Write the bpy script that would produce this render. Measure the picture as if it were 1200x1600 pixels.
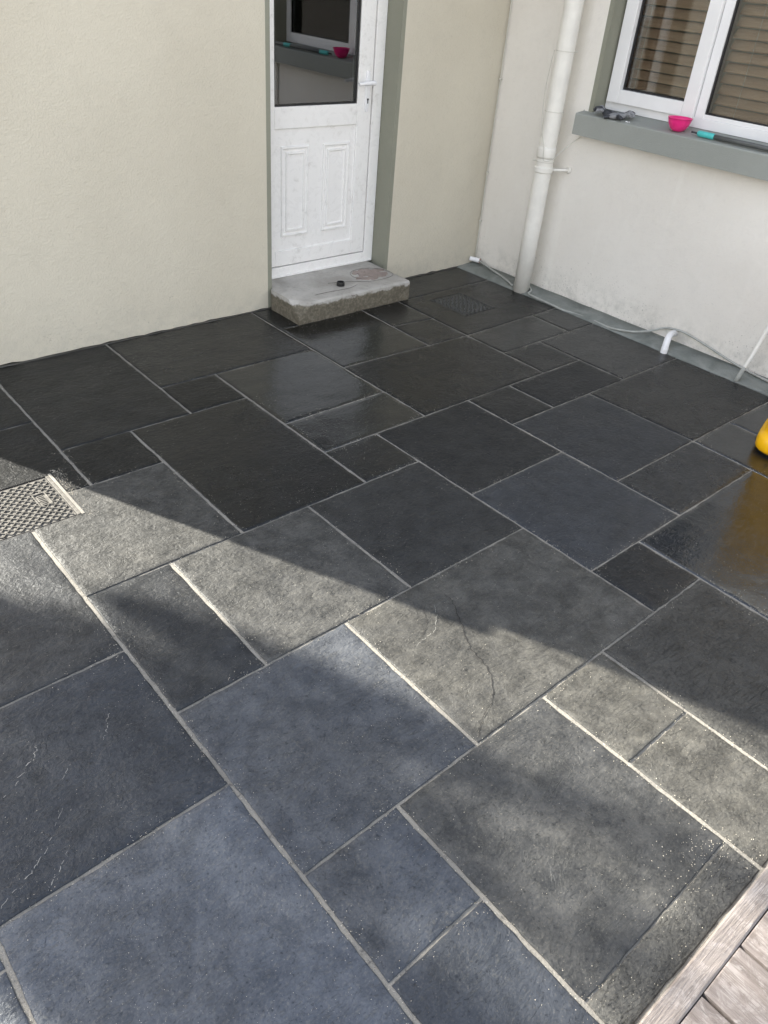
import bpy, bmesh, math, random
from mathutils import Vector, Matrix, Euler, noise

random.seed(7)
scene = bpy.context.scene
for o in list(bpy.data.objects):
    bpy.data.objects.remove(o, do_unlink=True)
COL = scene.collection

# ------------------------------------------------------------------ camera
cam_data = bpy.data.cameras.new('camera')
cam = bpy.data.objects.new('camera', cam_data)
COL.objects.link(cam)
YAW, PITCH, ROLL = -0.763155976, 0.956561662, 0.0915193540
cam.matrix_world = (Matrix.Translation((-0.906435, -2.902994, 1.760928))
                    @ Matrix.Rotation(YAW, 4, 'Z') @ Matrix.Rotation(PITCH, 4, 'X') @ Matrix.Rotation(ROLL, 4, 'Z'))
cam_data.sensor_fit = 'HORIZONTAL'
cam_data.sensor_width = 36.0
cam_data.lens = 1221.954 * 36.0 / 1200.0
cam_data.clip_start = 0.02
cam_data.clip_end = 500
scene.camera = cam

# ------------------------------------------------------------------ sky, sun, exposure
SUN_EL = math.radians(29)
SUN_H = Vector((-0.383, 0.924, 0)).normalized()      # horizontal direction towards the sun
world = bpy.data.worlds.new('World')
scene.world = world
world.use_nodes = True
wn = world.node_tree
wn.nodes.clear()
w_out = wn.nodes.new('ShaderNodeOutputWorld')
w_bg = wn.nodes.new('ShaderNodeBackground')
w_sky = wn.nodes.new('ShaderNodeTexSky')
w_sky.sky_type = 'NISHITA'
w_sky.sun_disc = False
w_sky.sun_elevation = SUN_EL
w_sky.sun_rotation = math.atan2(SUN_H.x, SUN_H.y)
w_sky.air_density = 1.0
w_sky.dust_density = 2.0
w_sky.ozone_density = 1.0
w_bg.inputs['Strength'].default_value = 0.085
# thin high cloud veils the blue
w_tc = wn.nodes.new('ShaderNodeTexCoord')
w_ns = wn.nodes.new('ShaderNodeTexNoise'); w_ns.inputs['Scale'].default_value = 2.2; w_ns.inputs['Detail'].default_value = 6
w_rm = wn.nodes.new('ShaderNodeMapRange'); w_rm.inputs['From Min'].default_value = .35; w_rm.inputs['From Max'].default_value = .70
w_rm.inputs['To Min'].default_value = .10; w_rm.inputs['To Max'].default_value = .45
w_sx = wn.nodes.new('ShaderNodeSeparateXYZ'); wn.links.new(w_tc.outputs['Generated'], w_sx.inputs[0])
w_hz = wn.nodes.new('ShaderNodeMapRange'); wn.links.new(w_sx.outputs[2], w_hz.inputs['Value'])
w_hz.inputs['From Min'].default_value = .0; w_hz.inputs['From Max'].default_value = .75
w_hz.inputs['To Min'].default_value = .62; w_hz.inputs['To Max'].default_value = .0
w_ad = wn.nodes.new('ShaderNodeMath'); w_ad.operation = 'ADD'; w_ad.use_clamp = True
wn.links.new(w_hz.outputs['Result'], w_ad.inputs[0])
w_mx = wn.nodes.new('ShaderNodeMix'); w_mx.data_type = 'RGBA'
wn.links.new(w_tc.outputs['Generated'], w_ns.inputs['Vector'])
wn.links.new(w_ns.outputs['Fac'], w_rm.inputs['Value'])
wn.links.new(w_rm.outputs['Result'], w_ad.inputs[1])
wn.links.new(w_ad.outputs[0], w_mx.inputs['Factor'])
wn.links.new(w_sky.outputs[0], w_mx.inputs[6])
w_mx.inputs[7].default_value = (5.6, 5.4, 5.05, 1)
wn.links.new(w_mx.outputs[2], w_bg.inputs['Color'])
wn.links.new(w_bg.outputs[0], w_out.inputs['Surface'])

sun_data = bpy.data.lights.new('sun', 'SUN')
sun_data.energy = 4.4
sun_data.angle = math.radians(0.55)
sun_data.color = (1.0, 0.93, 0.80)
sun = bpy.data.objects.new('sun', sun_data)
COL.objects.link(sun)
to_sun = SUN_H * math.cos(SUN_EL) + Vector((0, 0, math.sin(SUN_EL)))
sun.rotation_euler = (-to_sun).to_track_quat('-Z', 'Y').to_euler()
sun.location = (-3, 6, 6)

scene.view_settings.view_transform = 'Standard'
scene.view_settings.look = 'None'
scene.view_settings.gamma = 1.0
scene.view_settings.use_curve_mapping = False
scene.view_settings.exposure = 2.45
scene.cycles.max_bounces = 8

# ------------------------------------------------------------------ helpers
def tag(o, label=None, cat=None, group=None, kind=None):
    if label: o['label'] = label
    if cat: o['category'] = cat
    if group: o['group'] = group
    if kind: o['kind'] = kind
    return o

def link(name, me, mats, parent=None, loc=(0, 0, 0), smooth=False):
    o = bpy.data.objects.new(name, me)
    COL.objects.link(o)
    if not isinstance(mats, (list, tuple)): mats = [mats]
    if len(me.materials) == 0:
        for m in mats: me.materials.append(m)
    o.location = loc
    if parent is not None: o.parent = parent
    if smooth:
        me.polygons.foreach_set('use_smooth', [True] * len(me.polygons))
    return o

def empty(name, loc=(0, 0, 0), rotz=0.0):
    o = bpy.data.objects.new(name, None)
    COL.objects.link(o)
    o.location = loc
    o.rotation_euler = (0, 0, rotz)
    o.empty_display_size = 0.1
    return o

def bm_obj(name, bm, mats, parent=None, loc=(0, 0, 0), smooth=False):
    bmesh.ops.recalc_face_normals(bm, faces=bm.faces)
    me = bpy.data.meshes.new(name)
    bm.to_mesh(me); bm.free()
    return link(name, me, mats, parent, loc, smooth)

def add_box(bm, x0, x1, y0, y1, z0, z1, bevel=0.0, rot=None, mat=0):
    t = bmesh.new()
    bmesh.ops.create_cube(t, size=1.0)
    for v in t.verts:
        v.co = Vector(((v.co.x + .5) * (x1 - x0) + x0, (v.co.y + .5) * (y1 - y0) + y0, (v.co.z + .5) * (z1 - z0) + z0))
    if bevel > 0:
        bmesh.ops.bevel(t, geom=t.edges[:], offset=bevel, segments=2, profile=0.6, affect='EDGES')
    if rot is not None:
        bmesh.ops.transform(t, matrix=rot, verts=t.verts[:])
    for f in t.faces: f.material_index = mat
    me = bpy.data.meshes.new('tmp'); t.to_mesh(me); t.free()
    bm.from_mesh(me); bpy.data.meshes.remove(me)

def box(name, x0, x1, y0, y1, z0, z1, mat, parent=None, bevel=0.0):
    bm = bmesh.new(); add_box(bm, x0, x1, y0, y1, z0, z1, bevel)
    return bm_obj(name, bm, mat, parent)

def spline(pts, n=8):
    P = [Vector(p) for p in pts]
    P = [P[0] * 2 - P[1]] + P + [P[-1] * 2 - P[-2]]
    out = []
    for i in range(1, len(P) - 2):
        for k in range(n):
            t = k / n
            a, b, c, d = P[i - 1], P[i], P[i + 1], P[i + 2]
            out.append(0.5 * ((2 * b) + (c - a) * t + (2 * a - 5 * b + 4 * c - d) * t * t + (3 * b - a - 3 * c + d) * t ** 3))
    out.append(P[-2])
    return out

def add_tube(bm, pts, r, seg=10, cap=True):
    rs = r if isinstance(r, (list, tuple)) else [r] * len(pts)
    rings = []
    up = Vector((0.13, 0.21, 0.97)).normalized()
    prev = None
    for i, p in enumerate(pts):
        p = Vector(p)
        a = Vector(pts[max(i - 1, 0)]); b = Vector(pts[min(i + 1, len(pts) - 1)])
        d = (b - a).normalized()
        if prev is None:
            u = d.cross(up)
            if u.length < 1e-3: u = d.cross(Vector((1, 0, 0)))
        else:
            u = prev - d * prev.dot(d)
        u.normalize(); prev = u
        w = d.cross(u)
        rings.append([bm.verts.new(p + (u * math.cos(t) + w * math.sin(t)) * rs[i]) for t in [2 * math.pi * k / seg for k in range(seg)]])
    for i in range(len(rings) - 1):
        for k in range(seg):
            bm.faces.new((rings[i][k], rings[i][(k + 1) % seg], rings[i + 1][(k + 1) % seg], rings[i + 1][k]))
    if cap:
        bm.faces.new(rings[0][::-1]); bm.faces.new(rings[-1])
    return rings

def tube(name, pts, r, mat, parent=None, seg=10, n=6, smooth=True, cap=True):
    bm = bmesh.new()
    add_tube(bm, spline(pts, n) if n > 1 else [Vector(p) for p in pts], r, seg, cap)
    return bm_obj(name, bm, mat, parent, smooth=smooth)

def add_lathe(bm, prof, center=(0, 0, 0), seg=32, power=2.0, sx=1.0, sy=1.0, close=False):
    """prof: list of (radius, z); power > 2 squares the section off"""
    rings = []
    for r, z in prof:
        ring = []
        for k in range(seg):
            t = 2 * math.pi * k / seg
            c, s = math.cos(t), math.sin(t)
            f = (abs(c) ** power + abs(s) ** power) ** (-1.0 / power)
            ring.append(bm.verts.new((center[0] + r * f * c * sx, center[1] + r * f * s * sy, center[2] + z)))
        rings.append(ring)
    for i in range(len(rings) - 1):
        for k in range(seg):
            bm.faces.new((rings[i][k], rings[i][(k + 1) % seg], rings[i + 1][(k + 1) % seg], rings[i + 1][k]))
    if close:
        bm.faces.new(rings[0][::-1]); bm.faces.new(rings[-1])

def add_torus(bm, c, R, r, axis=Vector((0, 0, 1)), seg=28, ms=6):
    q = axis.to_track_quat('Z', 'Y').to_matrix()
    rings = []
    for k in range(seg):
        t = 2 * math.pi * k / seg
        rings.append([bm.verts.new(Vector(c) + q @ Vector(((R + r * math.cos(m)) * math.cos(t), (R + r * math.cos(m)) * math.sin(t), r * math.sin(m)))) for m in [2 * math.pi * j / ms for j in range(ms)]])
    for k in range(seg):
        for j in range(ms):
            bm.faces.new((rings[k][j], rings[(k + 1) % seg][j], rings[(k + 1) % seg][(j + 1) % ms], rings[k][(j + 1) % ms]))

# ------------------------------------------------------------------ materials
def lin(c): return tuple(c) + (1.0,)

class NT:
    """tiny node-tree builder"""
    def __init__(self, name):
        self.m = bpy.data.materials.new(name); self.m.use_nodes = True
        self.t = self.m.node_tree; self.t.nodes.clear()
        self.out = self.t.nodes.new('ShaderNodeOutputMaterial')
        self.b = self.t.nodes.new('ShaderNodeBsdfPrincipled')
        self.t.links.new(self.b.outputs[0], self.out.inputs['Surface'])
    def n(self, typ, **kw):
        nd = self.t.nodes.new(typ)
        for k, v in kw.items():
            if hasattr(nd, k): setattr(nd, k, v)
        return nd
    def l(self, a, b): self.t.links.new(a, b)
    def setv(self, sock, v):
        if hasattr(v, 'node'): self.l(v, sock)
        else: sock.default_value = v
    def coord(self, kind='Object', scale=(1, 1, 1), rot=(0, 0, 0)):
        c = self.n('ShaderNodeTexCoord'); mp = self.n('ShaderNodeMapping')
        mp.inputs['Scale'].default_value = scale; mp.inputs['Rotation'].default_value = rot
        self.l(c.outputs[kind], mp.inputs['Vector'])
        return mp.outputs[0]
    def noise(self, vec, scale, detail=4, rough=0.55, w=None, dist=0.0):
        nd = self.n('ShaderNodeTexNoise')
        if w is not None:
            nd.noise_dimensions = '4D'; self.setv(nd.inputs['W'], w)
        self.l(vec, nd.inputs['Vector'])
        nd.inputs['Scale'].default_value = scale; nd.inputs['Detail'].default_value = detail
        nd.inputs['Roughness'].default_value = rough; nd.inputs['Distortion'].default_value = dist
        return nd.outputs['Fac']
    def ramp(self, fac, lo, hi, a=0.0, b=1.0):
        nd = self.n('ShaderNodeMapRange')
        nd.interpolation_type = 'SMOOTHSTEP'
        self.setv(nd.inputs['Value'], fac)
        nd.inputs['From Min'].default_value = lo; nd.inputs['From Max'].default_value = hi
        nd.inputs['To Min'].default_value = a; nd.inputs['To Max'].default_value = b
        return nd.outputs['Result']
    def mix(self, fac, a, b):
        nd = self.n('ShaderNodeMix', data_type='RGBA')
        self.setv(nd.inputs['Factor'], fac); self.setv(nd.inputs[6], a); self.setv(nd.inputs[7], b)
        return nd.outputs[2]
    def mixf(self, fac, a, b):
        nd = self.n('ShaderNodeMix', data_type='FLOAT')
        self.setv(nd.inputs['Factor'], fac); self.setv(nd.inputs[2], a); self.setv(nd.inputs[3], b)
        return nd.outputs[0]
    def mixu(self, fac, a, b):
        o = self.mixf(fac, a, b); o.node.clamp_factor = False
        return o
    def math(self, op, a, b=0.0, clamp=False):
        nd = self.n('ShaderNodeMath', operation=op); nd.use_clamp = clamp
        self.setv(nd.inputs[0], a); self.setv(nd.inputs[1], b)
        return nd.outputs[0]
    def bump(self, h, strength=0.5, dist=0.002, normal=None):
        nd = self.n('ShaderNodeBump')
        nd.inputs['Strength'].default_value = strength; nd.inputs['Distance'].default_value = dist
        self.l(h, nd.inputs['Height'])
        if normal is not None: self.l(normal, nd.inputs['Normal'])
        return nd.outputs[0]
    def fin(self, color=None, rough=None, normal=None, **kw):
        if color is not None: self.setv(self.b.inputs['Base Color'], color)
        if rough is not None: self.setv(self.b.inputs['Roughness'], rough)
        if normal is not None: self.l(normal, self.b.inputs['Normal'])
        for k, v in kw.items(): self.setv(self.b.inputs[k.replace('_', ' ')], v)
        return self.m

def simple(name, col, rough=0.5, var=0.12, nscale=30, bump=0.0, bscale=200, metal=0.0, bdist=0.001):
    t = NT(name)
    v = t.coord()
    f = t.noise(v, nscale, 5)
    c = t.mix(t.ramp(f, .3, .7), lin([x * (1 - var) for x in col]), lin([min(1, x * (1 + var)) for x in col]))
    nrm = t.bump(t.noise(v, bscale, 3), bump, bdist) if bump > 0 else None
    return t.fin(c, rough, nrm, Metallic=metal)

def slate_material():
    t = NT('wet_riven_slate')
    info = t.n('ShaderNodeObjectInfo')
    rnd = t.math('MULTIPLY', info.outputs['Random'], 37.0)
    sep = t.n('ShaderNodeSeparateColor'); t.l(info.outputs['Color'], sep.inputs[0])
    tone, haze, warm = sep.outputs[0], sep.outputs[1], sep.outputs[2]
    v = t.coord('Object')
    big = t.noise(v, 3.2, 5, .6, rnd, .4)
    mid = t.noise(v, 14, 6, .65, rnd, .3)
    fine = t.noise(v, 150, 4, .7, rnd)
    vs = t.coord('Object', (1, 5, 1), (0, 0, .35))
    streak = t.noise(vs, 7, 6, .65, rnd, .5)
    dark = t.mix(t.ramp(mid, .3, .7), lin((.0060, .0066, .0078)), lin((.020, .021, .0235)))
    olive = t.mix(t.ramp(mid, .3, .75), lin((.018, .0175, .0155)), lin((.062, .060, .053)))
    c = t.mix(t.math('MULTIPLY', t.ramp(t.noise(v, 8, 7, .7, rnd, .8), .28, .74, .50, .95), warm), dark, olive)
    bl = t.math('MULTIPLY', t.ramp(t.noise(v, 2.3, 5, .6, rnd, .6), .25, .65, .45, 1.0), info.outputs['Alpha'])  # blue mix paints sky reflection into the slab colour
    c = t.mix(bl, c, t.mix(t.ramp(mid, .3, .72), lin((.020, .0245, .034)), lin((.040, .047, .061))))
    # dried grout haze: patches, and a band that follows the slab's edge
    gen = t.n('ShaderNodeTexCoord'); sx = t.n('ShaderNodeSeparateXYZ'); t.l(gen.outputs['Generated'], sx.inputs[0])
    ex = t.math('MINIMUM', sx.outputs[0], t.math('SUBTRACT', 1.0, sx.outputs[0]))
    ey = t.math('MINIMUM', sx.outputs[1], t.math('SUBTRACT', 1.0, sx.outputs[1]))
    e = t.math('MINIMUM', ex, ey)
    e = t.math('ADD', e, t.math('MULTIPLY', t.math('SUBTRACT', mid, .5), .22))
    edge = t.ramp(e, .015, .12, 1.0, 0.0)
    edge = t.math('MULTIPLY', edge, t.ramp(haze, .5, .9))
    hz = t.math('MAXIMUM', t.ramp(t.math('ADD', t.math('MULTIPLY', big, .5), t.math('MULTIPLY', mid, .5)), .34, .74, .20, .50), t.math('MULTIPLY', edge, .8))
    hz = t.math('MULTIPLY', t.math('MULTIPLY', hz, haze), t.ramp(fine, .3, .7, .25, 1.1))
    c = t.mix(hz, c, lin((.150, .146, .132)))
    # pale scrape marks
    scr = t.math('MULTIPLY', t.ramp(streak, .64, .76), t.ramp(big, .40, .62))
    c = t.mix(t.math('MULTIPLY', scr, .20), c, lin((.15, .15, .145)))
    # grain of the riven face and sand specks left in its pits
    g1 = t.noise(v, 75, 5, .75, rnd)
    c = t.mix(t.math('MULTIPLY', t.ramp(g1, .52, .68), .42), c, lin((.075, .074, .068)))
    c = t.mix(t.math('MULTIPLY', t.ramp(g1, .44, .34), .6), c, lin((.004, .0045, .005)))
    spk = t.ramp(t.noise(v, 300, 2, .6, rnd), .68, .74)
    c = t.mix(t.math('MULTIPLY', spk, t.math('ADD', .18, t.math('MULTIPLY', haze, .6))), c, lin((.30, .28, .23)))
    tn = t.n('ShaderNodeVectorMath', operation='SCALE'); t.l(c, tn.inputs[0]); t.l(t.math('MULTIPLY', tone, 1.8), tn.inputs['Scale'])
    wet = t.ramp(t.noise(v, 4, 5, .6, rnd, .5), .32, .70)
    ga = t.n('ShaderNodeAttribute'); ga.attribute_type = 'OBJECT'; ga.attribute_name = 'gloss'; gloss = ga.outputs['Fac']
    base_r = t.math('ADD', t.mixf(gloss, .34, .065), t.math('MULTIPLY', haze, .15))
    r = t.math('ADD', base_r, t.math('MULTIPLY', wet, .10))
    r = t.math('ADD', r, t.math('MULTIPLY', hz, .35))
    r = t.math('ADD', r, t.math('MULTIPLY', t.math('SUBTRACT', fine, .5), .10))
    vr = t.coord('Object', (1, 2.6, 1), (0, 0, .5))
    rip = t.noise(vr, 16, 6, .60, rnd, .8)
    rel = t.math('MULTIPLY', t.mixf(haze, .55, 1.1), t.math('MAXIMUM', t.mixu(gloss, 1.0, .42), .26))
    cl = t.noise(vr, 3.4, 7, .62, rnd, 1.4)
    led = t.math('ADD', t.ramp(cl, .455, .463), t.math('ADD', t.ramp(cl, .535, .541), t.ramp(cl, .60, .607)))
    def bmp(h, k, d, n=None):
        o = t.bump(h, .5, d, n)
        t.setv(o.node.inputs['Strength'], t.math('MULTIPLY', rel, k)); return o
    n0 = bmp(led, 1.0, .0050)
    n1 = bmp(rip, .70, .006, n0)
    n1 = bmp(t.noise(v, 46, 4, .6, rnd, .5), .9, .006, n1)
    n2 = bmp(g1, .9, .0036, n1)
    n3 = bmp(t.noise(v, 230, 3, .7, rnd), .75, .0012, n2)
    return t.fin(tn.outputs[0], r, n3, Specular_IOR_Level=t.mixu(gloss, .20, .50), Specular_Tint=(.84, .92, 1.0, 1.0))

def mortar_material():
    t = NT('pale_sandy_mortar')
    v = t.coord()
    a = t.noise(v, 900, 3, .7); b = t.noise(v, 6, 5); g = t.noise(v, 160, 4, .7)
    c = t.mix(t.ramp(a, .3, .7), lin((.16, .153, .138)), lin((.34, .325, .29)))
    c = t.mix(t.ramp(b, .42, .70, 0, .6), c, lin((.16, .155, .145)))
    pit = t.ramp(t.noise(v, 70, 5, .75), .54, .66)
    c = t.mix(t.math('MULTIPLY', pit, .7), c, lin((.06, .058, .055)))
    nrm = t.bump(g, .9, .004, t.bump(a, .8, .0015, t.bump(t.noise(v, 70, 5, .75), -.8, .004)))
    return t.fin(c, .85, nrm)

def render_material(name, colA, colB, stain=0.0, scale=150, light_streaks=False):
    t = NT(name)
    v = t.coord()
    big = t.noise(v, 1.1, 5, .55); sm = t.noise(v, 40, 4, .6); peb = t.noise(v, scale, 3, .55)
    c = t.mix(t.ramp(big, .32, .68), lin(colA), lin(colB))
    c = t.mix(t.ramp(t.noise(v, 4.5, 6, .7, None, .7), .50, .72, 0, .10), c, lin([x * .6 for x in colB]))
    c = t.mix(t.ramp(sm, .5, .85, 0, .16), c, lin([x * .72 for x in colA]))
    sp = t.n('ShaderNodeSeparateXYZ'); t.l(v, sp.inputs[0])
    z = sp.outputs[2]
    if stain > 0:
        low = t.ramp(z, .0, .45, 1.0, 0.0)
        pat = t.ramp(t.noise(v, 3.5, 5, .7), .42, .62)
        sp1 = t.ramp(t.noise(v, 85, 3, .75), .60, .70)
        c = t.mix(t.math('MULTIPLY', t.math('MULTIPLY', low, pat), t.math('MULTIPLY', sp1, stain)), c, lin((.09, .095, .08)))
        splash = t.math('MULTIPLY', t.ramp(z, .0, .24, 1.0, 0.0), t.ramp(t.noise(v, 11, 6, .7), .40, .66))
        c = t.mix(t.math('MULTIPLY', splash, .45 * stain), c, lin((.30, .30, .27)))
    if light_streaks:  # pale vertical bands paint reflected light onto the wall
        vz = t.coord('Object', (1, 1, .06))
        st = t.ramp(t.noise(vz, 7, 3, .5), .60, .72)
        c = t.mix(t.math('MULTIPLY', st, .30), c, lin((.84, .83, .78)))
    ndl = t.bump(t.noise(v, 22, 4, .6), .25, .010, t.bump(peb, .6, .0045))
    return t.fin(c, .82, ndl)

def wood_material(name, a, b, axis=1, rough=.45, wash=.5):
    t = NT(name)
    info = t.n('ShaderNodeObjectInfo'); w = t.math('MULTIPLY', info.outputs['Random'], 19.0)
    sc = [14, 14, 14]; sc[axis] = 1.0
    v = t.coord('Object', tuple(sc)); vo = t.coord('Object')
    g = t.noise(v, 5.5, 6, .6, w, .6); g2 = t.noise(v, 22, 4, .6, w)
    c = t.mix(t.ramp(g, .3, .7), lin(a), lin(b))
    c = t.mix(t.ramp(g2, .58, .72, 0, .5), c, lin([x * .6 for x in a]))
    blot = t.math('MULTIPLY', t.ramp(t.noise(vo, 16, 6, .75, w, 1.6), .46, .60), t.ramp(g2, .35, .6))
    c = t.mix(t.math('MULTIPLY', blot, wash), c, lin((.34, .315, .305)))
    knot = t.ramp(t.noise(vo, 26, 3, .6, w), .74, .80)
    c = t.mix(knot, c, lin((.10, .06, .05)))
    n = t.bump(g2, .9, .004, t.bump(t.noise(vo, 60, 4), .6, .002))
    return t.fin(c, t.ramp(t.noise(vo, 12, 4, .6, w), .35, .7, rough - .12, rough + .2), n)

def glass_material(name, k=1.2, tint=(.9, .93, .92)):
    """thin architectural pane: clear, with mirror reflection by Fresnel (four surfaces of double glazing)"""
    t = NT(name); t.t.nodes.remove(t.b)
    tr = t.n('ShaderNodeBsdfTransparent'); tr.inputs[0].default_value = lin(tint)
    gl = t.n('ShaderNodeBsdfGlossy'); gl.inputs['Roughness'].default_value = .004
    fr = t.n('ShaderNodeFresnel'); fr.inputs['IOR'].default_value = 1.75
    mx = t.n('ShaderNodeMixShader')
    t.l(t.math('MULTIPLY', fr.outputs[0], k, True), mx.inputs[0]); t.l(tr.outputs[0], mx.inputs[1]); t.l(gl.outputs[0], mx.inputs[2])
    t.l(mx.outputs[0], t.out.inputs['Surface'])
    return t.m

def upvc_material():
    t = NT('scuffed_white_upvc')
    v = t.coord()
    a = t.noise(v, 9, 6, .7, None, .6); b = t.noise(v, 26, 5, .7)
    m = t.math('MULTIPLY', t.ramp(a, .47, .68), t.ramp(b, .42, .66))
    c = t.mix(t.math('MULTIPLY', m, .38), lin((.84, .83, .82)), lin((.36, .34, .31)))
    return t.fin(c, t.ramp(a, .3, .7, .22, .45))

def concrete_material(name, a, b, crust=False):
    t = NT(name)
    v = t.coord()
    big = t.noise(v, 5, 6, .6, None, .6); sm = t.noise(v, 60, 5, .7); fi = t.noise(v, 260, 3, .7)
    c = t.mix(t.ramp(big, .33, .66), lin(a), lin(b))
    c = t.mix(t.ramp(sm, .52, .75, 0, .5), c, lin([x * .55 for x in a]))
    c = t.mix(t.ramp(fi, .62, .74, 0, .45), c, lin((.55, .53, .49)))
    if crust:
        sp = t.n('ShaderNodeSeparateXYZ'); t.l(v, sp.inputs[0])
        zz = t.math('ADD', sp.outputs[2], t.math('MULTIPLY', t.math('SUBTRACT', t.noise(v, 12, 6, .7, None, .8), .5), .07))
        raw = t.mix(t.ramp(sm, .4, .7), lin((.11, .097, .072)), lin((.20, .18, .14)))
        c = t.mix(t.ramp(zz, .092, .104), raw, c)
    n = t.bump(sm, .9, .006, t.bump(fi, .8, .002))
    return t.fin(c, .8, n)

M = {}
M['slate'] = slate_material()
M['mortar'] = mortar_material()
M['wall_cream'] = render_material('cream_painted_render', (.555, .515, .425), (.61, .57, .475), .5, 120)
M['wall_white'] = render_material('off_white_painted_render', (.74, .71, .66), (.80, .775, .73), 1.0, 110, True)
M['grey_paint'] = render_material('grey_green_painted_render', (.235, .238, .19), (.27, .272, .22), .25, 160)
M['sill_paint'] = render_material('grey_painted_sill', (.28, .295, .275), (.32, .335, .315), 0, 200)
M['upvc'] = upvc_material()
M['upvc_clean'] = simple('white_upvc', (.80, .80, .81), .25, .03, 6)
M['gasket'] = simple('black_rubber_gasket', (.012, .012, .014), .5)
M['glass'] = glass_material('window_glass', 1.0)
M['door_glass'] = glass_material('door_glass', 3.0)
M['blind'] = wood_material('brown_wood_blind', (.44, .265, .17), (.58, .38, .26), 1, .5, .1)
M['pipe'] = simple('off_white_pipe_plastic', (.76, .745, .70), .38, .05, 12)
M['white_plastic'] = simple('white_plastic', (.82, .82, .84), .25, .03)
M['cable'] = simple('grey_cable_sheath', (.36, .37, .35), .5, .12)
M['cable_cream'] = simple('painted_cable', (.58, .57, .52), .6, .06)
M['copper'] = simple('reddish_pipe_core', (.28, .07, .04), .5)
M['step'] = concrete_material('weathered_step_concrete', (.33, .315, .29), (.47, .455, .43), True)
M['step_raw'] = concrete_material('raw_brown_concrete', (.125, .110, .078), (.20, .18, .135))
M['haunch'] = concrete_material('painted_cement_haunch', (.15, .165, .155), (.25, .265, .25))
M['dried_mortar'] = concrete_material('pinkish_dried_mortar', (.24, .195, .175), (.34, .285, .26))
M['black'] = simple('black_plastic', (.012, .012, .013), .35)
M['dark_wire'] = simple('dark_wire', (.02, .02, .022), .4)
M['pink'] = simple('pink_plastic', (.80, .03, .22), .3, .05)
M['teal'] = simple('teal_plastic', (.07, .48, .47), .4, .05)
M['grey_tube'] = simple('grey_metal_tube', (.085, .09, .09), .35, .06)
M['glove_grey'] = simple('grey_glove_knit', (.24, .245, .26), .9, .2, 60, .5, 500)
M['glove_dark'] = simple('dark_glove_palm', (.035, .037, .045), .6, .3, 60, .4, 300)
M['yellow'] = simple('yellow_plastic', (.86, .46, .004), .32, .04, 8)
M['galv'] = simple('sandy_galvanised_steel', (.095, .092, .085), .55, .45, 60, .5, 400, .1)
M['iron'] = simple('wet_dark_cover', (.030, .033, .034), .35, .3, 50, .4, 300)
M['deck'] = wood_material('weathered_deck_wood', (.125, .105, .096), (.215, .188, .176), 1, .5, .6)
M['deck_x'] = wood_material('weathered_edge_wood', (.145, .126, .117), (.235, .21, .198), 0, .5, .65)
M['inside_dark'] = simple('hallway_paint', (.55, .52, .45), .8, .05)
M['crack'] = simple('crack_shadowed_slate', (.008, .008, .009), .8)
M['vein'] = simple('pale_calcite_vein', (.26, .26, .25), .5)
M['grit'] = simple('pale_sand_grain', (.62, .58, .50), .35, .2)
M['leaf'] = simple('shade_foliage', (.035, .065, .025), .7, .3)
M['bark'] = simple('brown_bark', (.10, .075, .055), .9, .2)
M['roof'] = simple('grey_roof_tile', (.07, .07, .075), .7, .2)
M['pole_wood'] = simple('creosoted_pole', (.09, .07, .055), .85, .2)
M['gravel'] = concrete_material('yard_gravel', (.20, .19, .17), (.30, .285, .26))
M['timber'] = wood_material('planed_board', (.26, .19, .12), (.34, .26, .17), 2, .6, .1)
M['seal'] = simple('grey_sealant', (.45, .45, .43), .5)

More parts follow.
